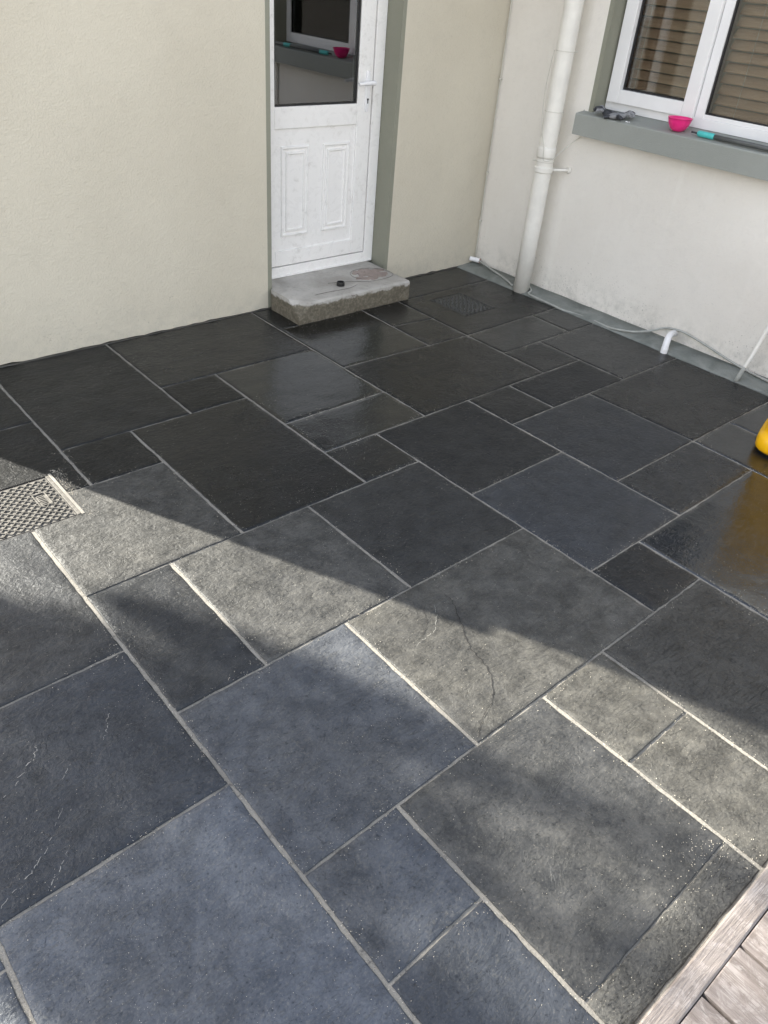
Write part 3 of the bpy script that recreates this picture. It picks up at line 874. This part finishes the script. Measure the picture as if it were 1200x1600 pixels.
def moulded(x0, x1, z0, z1):
    bm = bmesh.new()
    y = 1.0465
    loops = [(0, y), (.004, y - .008), (.012, y - .009), (.018, y - .001), (.030, y + .003), (.034, y - .010), (.042, y - .011), (.047, y - .004)]
    prev = None
    for off, yy in loops:
        ring = [bm.verts.new(p) for p in ((x0 + off, yy, z0 + off), (x1 - off, yy, z0 + off), (x1 - off, yy, z1 - off), (x0 + off, yy, z1 - off))]
        if prev:
            for k in range(4): bm.faces.new((prev[k], prev[(k + 1) % 4], ring[(k + 1) % 4], ring[k]))
        prev = ring
    bm.faces.new(prev)
    dp(bm_obj('moulded_panel', bm, M['upvc']))
moulded(1.812, 2.008, .355, .857)
moulded(2.109, 2.309, .355, .857)
# handle: back plate, lever, keyhole
bm = bmesh.new()
add_lathe(bm, [(1, 0), (1, .008), (.82, .011), (.0001, .0112)], (0, 0, 0), 24, 3.2)
for v in bm.verts: v.co = Vector((2.413 + v.co.x * .0165, 1.036 - v.co.z, 1.12 + v.co.y * .108))
for z, x in ((1.074, 2.413),):
    pass
add_tube(bm, [Vector((2.420, 1.03, 1.168)), Vector((2.420, 1.00, 1.168)), Vector((2.421, .985, 1.168))], .009, 12)
rs = spline([(2.428, .983, 1.168), (2.405, .981, 1.170), (2.36, .984, 1.168), (2.315, .988, 1.163)], 5)
add_tube(bm, rs, [.0125] * 6 + [.0115] * 5 + [.009] * (len(rs) - 11), 12)
dp(bm_obj('handle', bm, M['white_plastic'], smooth=False))
bm = bmesh.new()
add_tube(bm, [Vector((2.413, 1.028, 1.079)), Vector((2.413, 1.022, 1.079))], .0062, 14)
add_box(bm, 2.4105, 2.4155, 1.022, 1.027, 1.058, 1.076)
dp(bm_obj('keyhole', bm, M['gasket']))
# hallway behind the glass
bm = bmesh.new()
for a in ((1.3, 1.31, 1.10, 3.2, .0, 2.6), (2.9, 2.91, 1.10, 3.2, .0, 2.6), (1.31, 2.9, 3.19, 3.2, .0, 2.6), (1.31, 2.9, 1.10, 3.19, 2.6, 2.61), (1.31, 2.9, 1.10, 3.19, .09, .10),
          (1.31, 1.62, 1.10, 1.11, .10, 2.6), (2.55, 2.9, 1.10, 1.11, .10, 2.6), (1.62, 2.55, 1.10, 1.11, 2.25, 2.6)):
    add_box(bm, *a)
hp(bm_obj('hallway', bm, M['inside_dark']))

# ---- window
win = hp(empty('window', (3.52, -.6, 1.13)))
WL = Vector((3.52, -.6, 1.13))
def wp(o): o.parent = win; o.location = Vector(o.location) - WL; return o
bm = bmesh.new()
X0, X1 = 3.520, 3.585
add_box(bm, X0, X1, .100, .1485, 1.129, 2.19, .002)
add_box(bm, X0, X1, -1.328, -1.27, 1.129, 2.19, .002)
add_box(bm, X0, X1, -1.27, .100, 2.13, 2.19, .002)
add_box(bm, X0 + .001, X1, -1.27, .100, 1.129, 1.178, .002)
add_box(bm, X0 + .001, X1, -.493, -.441, 1.178, 2.13, .002)
wp(bm_obj('window_frame', bm, M['upvc_clean']))
bm = bmesh.new()                                               # opening sash, stands proud of the frame
S0 = 3.500
for a in ((.058, .136, 1.172, 2.14), (-.438, -.364, 1.172, 2.14)): add_box(bm, S0, 3.56, a[0], a[1], a[2], a[3], .004)
for a in ((1.172, 1.243), (2.07, 2.14)): add_box(bm, S0 + .0006, 3.56, -.364, .058, a[0], a[1], .004)
wp(bm_obj('sash', bm, M['upvc_clean']))
bm = bmesh.new()
for a in ((-1.27, -.493, 1.178, 1.20), (-1.27, -.493, 2.11, 2.13)):
    bm = bmesh.new(); add_box(bm, X0 + .006, 3.56, *a, .002)
    wp(bm_obj('glazing_bead', bm, M['upvc_clean']))
bm = bmesh.new()
for y0, y1, z0, z1 in ((-.364, .058, 1.243, 2.07), (-1.27, -.493, 1.20, 2.11)):
    for a in ((y0, y0 + .007, z0, z1), (y1 - .009, y1, z0, z1), (y0 + .007, y1 - .009, z0, z0 + .007), (y0 + .007, y1 - .009, z1 - .007, z1)):
        add_box(bm, 3.530, 3.545, *a)
wp(bm_obj('glazing_gasket', bm, M['gasket']))
wp(box('glass_pane', 3.545, 3.551, -.366, .060, 1.240, 2.072, M['glass']))
wp(box('glass_pane', 3.545, 3.551, -1.272, -.490, 1.198, 2.112, M['glass']))
# blind: each slat its own piece
blind = hp(empty('blind', (3.625, -.6, 2.10)))
BL = Vector((3.625, -.6, 2.10))
me_slat = None
def slat_mesh(L):
    bm = bmesh.new()
    n = 6
    for s in (0, 1):
        for k in range(n + 1):
            t = k / n - .5
            a = math.radians(56)
            w = t * .053; bow = .0035 * (1 - (2 * t) ** 2)
            x = w * math.cos(a) - bow * math.sin(a); z = w * math.sin(a) + bow * math.cos(a)
            for y in (-L / 2, L / 2): bm.verts.new((x + s * .0022, y, z + s * .001))
    bm.verts.ensure_lookup_table()
    V = bm.verts
    for s in (0, 1):
        b = s * 2 * (n + 1)
        for k in range(n): bm.faces.new((V[b + 2 * k], V[b + 2 * k + 1], V[b + 2 * k + 3], V[b + 2 * k + 2]))
    b = 2 * (n + 1)
    for k in (0, 2 * n): bm.faces.new((V[k], V[k + 1], V[b + k + 1], V[b + k]))
    bmesh.ops.recalc_face_normals(bm, faces=bm.faces)
    me = bpy.data.meshes.new('slat'); bm.to_mesh(me); bm.free()
    me.materials.append(M['blind'])
    me.polygons.foreach_set('use_smooth', [True] * len(me.polygons))
    return me
for yc, L in ((-.150, .55), (-.885, .80)):
    ms = slat_mesh(L)
    for k in range(18):
        z = 2.10 - k * .052
        o = bpy.data.objects.new('slat', ms); COL.objects.link(o); o.parent = blind
        o.location = Vector((3.625 + random.uniform(-.001, .001), yc, z)) - BL
        o.rotation_euler = (random.uniform(-.004, .004), random.uniform(-.03, .03), 0)
    for dy in (-L * .33, L * .33):
        c = tube('ladder_cord', [(3.604, yc + dy, 2.1), (3.604, yc + dy, 1.19)], .0012, M['cable_cream'], None, 6, 1)
        c.parent = blind; c.location = -BL
bm = bmesh.new()
for a in ((3.70, 5.0, -1.7, -1.69, .9, 2.4), (3.70, 5.0, .5, .51, .9, 2.4), (5.0, 5.01, -1.7, .51, .9, 2.4), (3.60, 5.0, -1.69, .5, 2.4, 2.41), (3.60, 5.0, -1.69, .5, .89, .90)):
    add_box(bm, *a)
hp(bm_obj('room', bm, M['inside_dark']))

# ------------------------------------------------------------------ concrete haunch along the window wall
bm = bmesh.new()
ys = [DW + .008 - k * .04 for k in range(113)]
pr = []
for y in ys:
    j = noise.noise(Vector((y * 6, 0, 0))) * .003
    j2 = noise.noise(Vector((y * 14, 3, 0))) * .0025
    pr.append([bm.verts.new(p) for p in ((3.238, y, -.03), (3.2385, y, .001 + j2), (3.262, y, .006 + j + j2), (3.33, y, .012 + j), (3.432, y, .020 + j), (3.432, y, -.03))])
for a, b in zip(pr, pr[1:]):
    for k in range(5): bm.faces.new((a[k], a[k + 1], b[k + 1], b[k]))
tag(bm_obj('concrete_haunch', bm, M['haunch'], smooth=True), kind='structure')

# ------------------------------------------------------------------ concrete doorstep
def doorstep():
    t = tag(empty('doorstep', (2.05, .75, 0)), 'broken edged grey concrete doorstep below the white door', 'doorstep')
    bm = bmesh.new()
    nx, ny = 90, 36
    x0, x1, y0, y1, zt = 1.630, 2.482, .597, 1.034, .1205
    grid = {}
    def top(x, y):
        z = zt + noise.noise(Vector((x * 7, y * 7, 0))) * .0025 + noise.noise(Vector((x * 30, y * 30, 0))) * .001
        ef = y - y0
        k = noise.noise(Vector((x * 11, 2.2, 0))) * .5 + .5
        wcut = .006 + .016 * k * k
        if ef < wcut: z -= (wcut - ef) * (1.0 + .6 * noise.noise(Vector((x * 50, y * 50, 1))))
        # broken near-left corner
        c = (x - x0) + (y - y0) * .9
        if c < .10: z -= (.10 - c) * .75 * (1 + .35 * noise.noise(Vector((x * 40, y * 40, 3))))
        return max(z, .012)
    for j in range(ny + 1):
        for i in range(nx + 1):
            u, v = i / nx, (j / ny) ** 1.5
            x = x0 + (x1 - x0) * u; y = y0 + (y1 - y0) * v
            if y > .895: x = max(x, 1.652); 
            if y > .895: x = min(x, 2.527)
            grid[i, j] = bm.verts.new((x, y, top(x, y)))
    for j in range(ny):
        for i in range(nx): bm.faces.new((grid[i, j], grid[i + 1, j], grid[i + 1, j + 1], grid[i, j + 1]))
    per = [(i, 0) for i in range(nx + 1)] + [(nx, j) for j in range(1, ny + 1)] + [(i, ny) for i in range(nx - 1, -1, -1)] + [(0, j) for j in range(ny - 1, 0, -1)]
    rows = [[grid[k] for k in per]]
    for lev in (.78, .55, .3, 0.0):
        row = []
        for k in per:
            c = grid[k].co
            j = noise.noise(Vector((c.x * 16, c.y * 16, lev * 5))) * .005
            d = Vector((0, 0, 0))
            if k[1] == 0: d = Vector((0, -1, 0))
            elif k[0] == 0: d = Vector((-1, 0, 0))
            elif k[0] == nx: d = Vector((1, 0, 0))
            inner = c.y > .88
            row.append(bm.verts.new(Vector((c.x, c.y, c.z * lev)) + (Vector() if inner else d * (j + .002))))
        rows.append(row)
    n = len(per)
    for a, b in zip(rows, rows[1:]):
        for k in range(n):
            f = bm.faces.new((a[k], a[(k + 1) % n], b[(k + 1) % n], b[k]))
    o = bm_obj('step_block', bm, M['step'], t)
    o.location = -Vector((2.05, .75, 0))
    return t
doorstep()

# dried mortar pat on the step: thin irregular disc with cracked plates
def mortar_pat():
    bm = bmesh.new()
    r = random.Random(5)
    cx, cy = 2.33, .805
    for q in range(46):
        a = r.uniform(0, 6.283); rad = math.sqrt(r.random())
        x = cx + math.cos(a) * rad * .125; y = cy + math.sin(a) * rad * .085
        n = r.randint(5, 7); s = r.uniform(.016, .034)
        h = .1235 + r.uniform(.0006, .0035)
        ang0 = r.uniform(0, 6)
        tp = [bm.verts.new((x + math.cos(ang0 + 6.283 * k / n) * s * r.uniform(.7, 1.1), y + math.sin(ang0 + 6.283 * k / n) * s * .8 * r.uniform(.7, 1.1), h)) for k in range(n)]
        bt = [bm.verts.new((v.co.x * 1.0 + (v.co.x - x) * .08, v.co.y + (v.co.y - y) * .08, .117)) for v in tp]
        bm.faces.new(tp)
        for k in range(n): bm.faces.new((tp[k], tp[(k + 1) % n], bt[(k + 1) % n], bt[k]))
    o = bm_obj('dried_mortar', bm, M['dried_mortar'])
    tag(o, 'flat cracked pat of pinkish dried mortar on the concrete doorstep', 'mortar')
mortar_pat()
w = tube('loose_wire', [(1.985, .795, .1245), (2.06, .775, .126), (2.15, .742, .1255), (2.23, .70, .126), (2.33, .688, .127), (2.43, .71, .126), (2.465, .76, .126), (2.44, .85, .127), (2.36, .905, .126),
                        (2.26, .90, .126), (2.205, .85, .1265), (2.20, .79, .126), (2.26, .745, .126)], .0010, M['dark_wire'], None, 6, 6)
tag(w, 'thin dark wire curled round the dried mortar on the doorstep', 'wire')
w = tube('loose_wire', [(1.80, .675, .1235), (1.86, .672, .126), (1.95, .668, .126), (2.05, .665, .126), (2.13, .69, .126)], .0010, M['dark_wire'], None, 6, 6)
tag(w, 'short straight dark wire lying along the front edge of the doorstep', 'wire')
bm = bmesh.new()
add_lathe(bm, [(.0001, .003), (.020, .003), (.0205, .022), (.0235, .022), (.0245, .019), (.025, 0), (.0001, 0)], (2.035, .735, .1225), 30)
tag(bm_obj('bottle_cap', bm, M['black'], smooth=False), 'small black round plastic cap standing open side up on the doorstep', 'cap')

# ------------------------------------------------------------------ downpipe
dpipe = tag(empty('downpipe', (3.278, .333, 0)), 'thick off-white round downpipe in the corner between door and window walls', 'downpipe')
def pp(o): o.parent = dpipe; o.location = Vector(o.location) - Vector((3.278, .333, 0)); return o
bm = bmesh.new()
B, T = Vector((3.275, .335, -.01)), Vector((3.306, .337, 2.72))
ax = (T - B).normalized()
def P_(z): return B + (T - B) * ((z + .01) / 2.73)
add_tube(bm, [B, P_(.4), P_(.9), P_(1.5), P_(2.1), T], .0535, 40)
pp(bm_obj('pipe', bm, M['pipe'], smooth=True))
bm = bmesh.new(); add_tube(bm, [P_(.835), P_(.85), P_(.885), P_(.90)], [.0545, .0575, .0575, .0545], 40); pp(bm_obj('collar', bm, M['pipe'], smooth=True))
bm = bmesh.new()
add_tube(bm, [P_(.752), P_(.758), P_(.782), P_(.788)], [.055, .0595, .0595, .055], 40)
add_tube(bm, [P_(.768) + Vector((.045, -.035, 0)), P_(.772) + Vector((.10, -.085, 0)), Vector((3.405, .232, .775))], .0085, 10)
add_tube(bm, [Vector((3.395, .236, .775)), Vector((3.409, .228, .775))], .018, 14)
pp(bm_obj('bracket', bm, M['pipe'], smooth=False))
for k, z in enumerate((1.405, 1.093, .815)):
    bm = bmesh.new(); add_torus(bm, P_(z), .0553, .0016, ax, 36, 6)
    a = (-.6, 2.4, 2.2)[k]
    v = Vector((math.cos(a), math.sin(a), 0))
    if k != 1: add_tube(bm, [P_(z) + v * .055, P_(z) + v * .075], .004, 8)
    pp(bm_obj('cable_tie', bm, M['cable_cream'], smooth=False))
w = tube('thin_cable', [(3.262, .392, 1.405), (3.248, .392, 1.30), (3.243, .394, 1.20), (3.240, .385, 1.10), (3.232, .36, 1.0), (3.228, .318, .90), (3.228, .302, .83), (3.262, .272, .835), (3.31, .262, .87),
                        (3.37, .24, .92), (3.402, .20, .965), (3.404, .15, .982), (3.404, -.2, .985)], .0021, M['cable_cream'], None, 6, 6)
tag(w, 'thin pale cable strapped down the front of the thick downpipe', 'cable')

# vertical cable clipped in the corner
cc = tag(empty('corner_cable', (3.40, .89, 0)), 'thin painted cable running straight up the corner of the two walls', 'cable')
def cp(o): o.parent = cc; o.location = Vector(o.location) - Vector((3.40, .89, 0)); return o
cp(tube('cable', [(3.397, .889, .05), (3.3985, .890, .4), (3.397, .889, .8), (3.3985, .890, 1.3), (3.397, .889, 1.9), (3.398, .890, 2.74)], .0038, M['cable_cream'], None, 8, 5))
for z in (.30, .62, 1.18, 1.75):
    cp(box('clip', 3.391, 3.404, .881, .8975, z, z + .012, M['cable_cream'], None, .002))

bm = bmesh.new()
d = [Vector((3.352, .900, .046)), Vector((3.372, .872, .043)), Vector((3.392, .838, .040))]
add_tube(bm, d, .0165, 18, cap=False)
st = empty('conduit_stub', (3.37, .87, .04)); tag(st, 'short white conduit stub with red rim at the foot of the wall corner', 'conduit')
o = bm_obj('conduit', bm, M['white_plastic'], st, smooth=True); o.location = -Vector((3.37, .87, .04))
bm = bmesh.new(); add_torus(bm, d[2], .0145, .0024, (d[2] - d[1]).normalized(), 20, 6)
add_tube(bm, [d[2] * .5 + d[1] * .5, d[2] * .6 + d[1] * .4], .0155, 16)
o = bm_obj('rim', bm, M['copper'], st); o.location = -Vector((3.37, .87, .04))

w = tube('grey_cable', [(3.385, .850, .040), (3.372, .79, .040), (3.355, .68, .027), (3.325, .56, .022), (3.29, .46, .018), (3.268, .41, .016), (3.30, .395, .018), (3.345, .34, .022), (3.30, .268, .018), (3.252, .245, .012),
                        (3.240, .15, .010), (3.238, .02, .007), (3.243, -.05, .001), (3.27, -.20, .001), (3.26, -.38, .004), (3.25, -.44, .012), (3.290, -.55, .024), (3.35, -.63, .045), (3.397, -.672, .066), (3.402, -.72, .082), (3.402, -.80, .092), (3.402, -.88, .084),
                        (3.402, -.98, .066), (3.402, -1.08, .045), (3.398, -1.17, .030), (3.385, -1.26, .024), (3.368, -1.36, .023), (3.35, -1.5, .022), (3.34, -1.8, .022), (3.35, -2.3, .022)], .0062, M['cable'], None, 10, 6)
tag(w, 'grey cable trailing along the foot of the wall and over the white waste pipe', 'cable')

# ------------------------------------------------------------------ waste pipe elbow
we = tag(empty('waste_pipe', (3.235, -.812, 0)), 'short white waste pipe bending out of the wall down to the slate', 'waste pipe')
def ep(o): o.parent = we; o.location = Vector(o.location) - Vector((3.235, -.812, 0)); return o
ep(tube('bend', [(3.425, -.752, .060), (3.37, -.765, .072), (3.32, -.778, .080), (3.275, -.794, .074), (3.248, -.806, .050), (3.238, -.811, .028)], .0195, M['white_plastic'], None, 20, 6))
ep(tube('tail', [(3.2375, -.8115, .032), (3.236, -.812, .015), (3.235, -.812, -.012)], .0205, M['white_plastic'], None, 20, 2))
bm = bmesh.new(); add_torus(bm, (3.243, -.808, .040), .0195, .0024, Vector((.3, -.1, .95)).normalized(), 20, 6); ep(bm_obj('collar', bm, M['white_plastic'], smooth=True))

op = tag(empty('overflow_pipe', (3.25, -1.268, 0)), 'thin grey pipe leaning from the slate up against the window wall', 'pipe')
def op_(o): o.parent = op; o.location = Vector(o.location) - Vector((3.25, -1.268, 0)); return o
op_(tube('lower_length', [(3.249, -1.267, .0), (3.272, -1.271, .055), (3.283, -1.273, .078)], .0118, M['cable'], None, 14, 2))
op_(tube('upper_length', [(3.282, -1.273, .076), (3.30, -1.277, .12), (3.355, -1.283, .25), (3.385, -1.287, .40), (3.395, -1.29, .7), (3.396, -1.29, .97)], .0112, M['pipe'], None, 14, 5))

bm = bmesh.new()
add_torus(bm, (3.285, -1.475, .030), .028, .0042, Vector((.5, .2, .8)).normalized(), 26, 8)
add_tube(bm, spline([(3.26, -1.46, .022), (3.24, -1.50, .02), (3.24, -1.56, .02), (3.25, -1.62, .02)], 5), .0045, 8)
tag(bm_obj('hose_loop', bm, M['grey_tube'], smooth=True), 'small loop of grey hose at the wall foot by the right edge', 'hose')

# ------------------------------------------------------------------ things on the sill
bm = bmesh.new()
BR, BH = .064, .066
prof = [(.0001, 0), (.024, 0), (.030, .002), (.044, .016), (.055, .034), (.0612, .052), (BR, BH), (BR + .0016, BH + .0005), (BR + .0010, BH - .0025), (BR - .002, BH - .002), (.0588, .051), (.052, .033), (.041, .0165), (.028, .005), (.0001, .004)]
add_lathe(bm, prof, (3.402, -.428, 1.1125), 48)
tag(bm_obj('bowl', bm, M['pink'], smooth=True), 'bright pink plastic bowl on the grey window sill', 'bowl')

mop = tag(empty('pole', (3.36, -.60, 1.12)), 'grey metal pole with teal collars lying along the window sill', 'pole')
def mp_(o): o.parent = mop; o.location = Vector(o.location) - Vector((3.36, -.60, 1.12)); return o
A_, B_ = Vector((3.382, -.565, 1.1265)), Vector((3.352, -1.36, 1.1265))
L_ = lambda t: A_ + (B_ - A_) * t
mp_(tube('shaft', [L_(.10), L_(.3), L_(.6), L_(1)], .0125, M['grey_tube'], None, 16, 1))
mp_(tube('collar', [L_(.0), L_(.01), L_(.115), L_(.125)], [.012, .0148, .0148, .013], M['teal'], None, 18, 1))
mp_(tube('collar', [L_(.60), L_(.61), L_(.70), L_(.71)], [.0128, .0150, .0150, .0128], M['teal'], None, 18, 1))
mp_(tube('end_plug', [L_(-.05), L_(0.0)], .0045, M['glove_dark'], None, 12, 1))

def glove(dx, dy, rot, label, dark):
    """limp work glove: a crumpled palm and five folded fingers"""
    t = tag(empty('glove', (3.39 + dx, -.02 + dy, 1.112)), label, 'glove')
    t.rotation_euler = (0, math.radians(-7), rot); t.scale = (1.3, 1.3, 1.25)
    bm = bmesh.new()
    r = random.Random(int(rot * 10))
    bmesh.ops.create_uvsphere(bm, u_segments=22, v_segments=14, radius=1)
    for v in bm.verts:
        p = v.co.copy()
        f = 1 + .22 * noise.noise(p * 2.2 + Vector((rot, 0, 0)))
        v.co = Vector((p.x * .040 * f, p.y * .030 * f, max(-.002, p.z * .013 + .011 + .007 * noise.noise(p * 3.1 + Vector((4, rot, 0))))))
    palm = bm_obj('palm', bm, M['glove_dark'] if dark else M['glove_grey'], t, smooth=True)
    cols = [M['glove_grey'], M['glove_grey'], M['glove_dark'], M['glove_grey'], M['glove_dark']]
    specs = [(.030, -.020, .055, -.030, .020), (.034, -.007, .066, -.016, .026), (.034, .006, .068, .010, .024), (.030, .017, .058, .026, .018), (-.005, -.026, .012, -.052, .014)]
    for k, (ax_, ay, bx, by, h) in enumerate(specs):
        mid = ((ax_ + bx) / 2, (ay + by) / 2 + r.uniform(-.004, .004), h)
        tip = (bx + r.uniform(-.004, .006), by, .008)
        pts = spline([(ax_ * .6, ay * .7, .010), mid, (bx, by, h * .6), tip], 5)
        bm = bmesh.new(); add_tube(bm, pts, [.0072 + .0016 * math.sin(i * 1.3 + k) for i in range(len(pts))], 10)
        for v in bm.verts: v.co.z = max(v.co.z, .0005); v.co += Vector((.004 * noise.noise(v.co * 60 + Vector((9, k, 0))), .004 * noise.noise(v.co * 60 + Vector((k, 5, 0))), .004 * max(0, noise.noise(v.co * 70))))
        bm_obj('finger', bm, cols[k] if not dark else cols[4 - k], t, smooth=True)
    pts = spline([(-.02, 0, .010), (-.045, .003, .012), (-.058, .004, .010)], 4)
    bm = bmesh.new(); add_tube(bm, pts, [.013, .014, .015, .016, .017, .018, .018, .019, .019], 16, cap=False)
    for v in bm.verts: v.co.z = max(.0003, .0005 + (v.co.z + .006) * .55)
    bm_obj('cuff', bm, M['glove_grey'] if dark else M['glove_dark'], t, smooth=True)
glove(.005, .035, 1.9, 'dark crumpled work glove nearest the left end of the sill', True)
glove(-.012, -.030, -.9, 'grey crumpled work glove on the sill, the one nearer the pink bowl', False)
bm = bmesh.new()
for k, (x, y, s) in enumerate(((3.366, -.125, .006), (3.372, -.140, .004), (3.360, -.137, .003))):
    add_box(bm, x, x + s, y, y + s * 1.6, 1.107, 1.1105 + s * .25, .0008)
tag(bm_obj('paper_scrap', bm, M['white_plastic']), 'tiny white scrap on the sill just in front of the gloves', 'scrap')

# ------------------------------------------------------------------ yellow machine at the right edge
ym = tag(empty('yellow_machine', (2.79, -1.865, 0), .25), 'yellow plastic pressure washer standing on the wet slate at the right edge', 'machine')
bm = bmesh.new()
add_lathe(bm, [(.05, .012), (.196, .012), (.205, .022), (.207, .045), (.205, .070), (.199, .084), (.190, .094), (.187, .106), (.184, .20), (.180, .34), (.174, .50), (.160, .60), (.135, .64), (.05, .65)], (0, 0, 0), 56, 4.6, .94, 1.0)
bm_obj('body', bm, M['yellow'], ym, smooth=True)
bm = bmesh.new()
add_lathe(bm, [(.02, .0), (.185, .0), (.190, .013), (.02, .013)], (0, 0, 0), 40, 4.6, .94, 1.0)
bm_obj('base', bm, M['black'], ym, smooth=False)
bm = bmesh.new()
add_lathe(bm, [(.13, .64), (.135, .648), (.125, .68), (.08, .705), (.0001, .71)], (0, 0, 0), 40, 2.6)
bm_obj('lid', bm, M['black'], ym, smooth=True)
tube('carry_handle', [(-.02, -.15, .50), (-.02, -.15, .74), (-.02, -.11, .86), (-.02, 0, .89), (-.02, .11, .86), (-.02, .15, .74), (-.02, .15, .50)], .014, M['black'], ym, 12, 6)
for s in (-1, 1):
    bm = bmesh.new()
    add_tube(bm, [Vector((.20, s * .085, .09)), Vector((.20, s * .088, .09)), Vector((.20, s * .118, .09)), Vector((.20, s * .121, .09))], [.082, .09, .09, .082], 30)
    bm_obj('wheel', bm, M['black'], ym, smooth=False)
for a in (2.62, 3.2, 2.05):
    c, s = math.cos(a), math.sin(a)
    f = (abs(c) ** 4.6 + abs(s) ** 4.6) ** (-1 / 4.6)
    p = Vector((.2055 * f * c * .94, .2055 * f * s, .040)); n = Vector((c, s, 0)).normalized()
    bm = bmesh.new(); add_tube(bm, [p - n * .012, p + n * .0022], .0075, 16)
    bm_obj('screw_hole', bm, M['black'], ym, smooth=False)

# ------------------------------------------------------------------ timber deck
deck = tag(empty('timber_deck', (.4, -2.85, 0)), 'weathered pinkish timber deck with edge board meeting the slate, bottom right', 'deck')
DK = Vector((.4, -2.85, 0))
def dk(o): o.parent = deck; o.location = Vector(o.location) - DK; return o
bm = bmesh.new()
n = 110
prof = [(-2.7965, -.05), (-2.7965, .016), (-2.8005, .0205), (-2.846, .0215), (-2.850, .019), (-2.851, -.05)]
rings = []
for k in range(n + 1):
    x = -1.6 + 4.9 * k / n
    rings.append([bm.verts.new((x, y + (noise.noise(Vector((x * 9, y * 3, 0))) * .0016 if z > 0 else 0), z + (noise.noise(Vector((x * 13, y * 50, 3))) * .0012 if z > 0 else 0))) for y, z in prof])
for a, b in zip(rings, rings[1:]):
    for k in range(len(prof)): bm.faces.new((a[k], a[(k + 1) % len(prof)], b[(k + 1) % len(prof)], b[k]))
bm.faces.new(rings[0]); bm.faces.new(rings[-1][::-1])
dk(bm_obj('edge_board', bm, M['deck_x'], smooth=False))
for k in range(-9, 19):
    x0 = .2095 + k * .1598
    if x0 < -1.55 or x0 > 3.0: continue
    bm = bmesh.new(); add_box(bm, -.0760, .0760, -.95, .95, -.03, 0, .003)
    bmesh.ops.subdivide_edges(bm, edges=[e for e in bm.edges if abs((e.verts[0].co - e.verts[1].co).y) > 1], cuts=16)
    for v in bm.verts: v.co += Vector((noise.noise(Vector((v.co.y * 2, k, 0))) * .0008, 0, noise.noise(Vector((v.co.y * 3, v.co.x * 9, k))) * .0012))
    o = bm_obj('deck_board', bm, M['deck'], deck); o.location = Vector((x0 + .0770, -3.8018, .0192 + random.uniform(-.0012, .0012))) - DK
bm = bmesh.new()
for y in (-3.0, -3.6, -4.3): add_box(bm, -1.5, 3.1, y - .02, y + .02, -.058, -.014)
dk(bm_obj('joist', bm, M['pole_wood']))

# ------------------------------------------------------------------ unseen board and trees added beyond the left edge to shape the shadows
bm = bmesh.new()
c = [(-.575, .02), (-.425, .02), (-.345, 1.6), (-.47, 1.62)]  # added board, slanted to shape the lower part of the shadow edge
y0 = .876
vs = [bm.verts.new((x, y0 - (.02 if z < .5 else 0) + dy, z)) for dy in (0, .022) for x, z in c]
for f in ((0, 1, 2, 3), (7, 6, 5, 4), (0, 4, 5, 1), (1, 5, 6, 2), (2, 6, 7, 3), (3, 7, 4, 0)): bm.faces.new([vs[k] for k in f])
tag(bm_obj('shadow_board', bm, M['timber']), 'unseen board added at the far left corner of the house to shape the shadow edge', 'board')

FY = 6.0
k_ = SUN_H.x / SUN_H.y     # slope of the sun's rays on plan: x = c + k_*y
def shade_conifer(c0, c1, h, seed, label, z0=.8, n=16000, tr=.07, shoulder=None, tp=1.2, thin=None):  # added conifer, crown shaped to cast one shadow band
    xa, xb = c0 + k_ * FY, c1 + k_ * FY
    xc, R = (xa + xb) / 2, (xb - xa) / 2
    t = tag(empty('shade_tree', (xc, FY, -.06)), label, 'tree')
    bm = bmesh.new(); add_tube(bm, [Vector((0, 0, 0)), Vector((0, 0, 2)), Vector((0, 0, h * .9))], [tr, tr * .8, tr * .2], 10)
    bm_obj('trunk', bm, M['bark'], t)
    r = random.Random(seed)
    vs, fs = [], []
    for _ in range(n):
        z = r.uniform(z0, h)
        rr = R * min(1, (h - z) / tp, .25 + (z - z0) / .35) * (.74 if shoulder and z < shoulder else 1) * (1 + .10 * noise.noise(Vector((z * 1.5, seed, 0))))
        if thin and z > thin[0] and r.random() > thin[1] + (1 - thin[1]) * max(0, 1 - (z - thin[0]) / .25): continue
        a = r.uniform(0, 6.283); q = math.sqrt(r.random()) * rr
        p = Vector((math.cos(a) * q, math.sin(a) * q, z))
        s = r.uniform(.03, .055)
        d1 = Vector((r.gauss(0, 1), r.gauss(0, 1), r.gauss(0, 1))).normalized() * s
        d2 = Vector((r.gauss(0, 1), r.gauss(0, 1), r.gauss(0, 1))).normalized() * s * .6
        b = len(vs); vs += [tuple(p - d1), tuple(p + d2), tuple(p + d1)]; fs.append((b, b + 1, b + 2))
    me = bpy.data.meshes.new('foliage'); me.from_pydata(vs, [], fs)
    link('foliage', me, M['leaf'], t)
shade_conifer(-1.205, -.750, 6.6, 1, 'middle of three unseen conifers added to cast shadow bands, its crown thinning upwards', n=25000, shoulder=4.25, thin=(4.85, .09))
shade_conifer(-1.72, -1.225, 7.4, 2, 'farthest left of the three unseen conifers added to cast shadow bands', n=26000)
shade_conifer(-.725, -.530, 6.6, 3, 'thinnest of the unseen conifers added to cast shadow bands, bare lower trunk, nearest the house', 4.25, 16000, .018, thin=(4.70, .055))
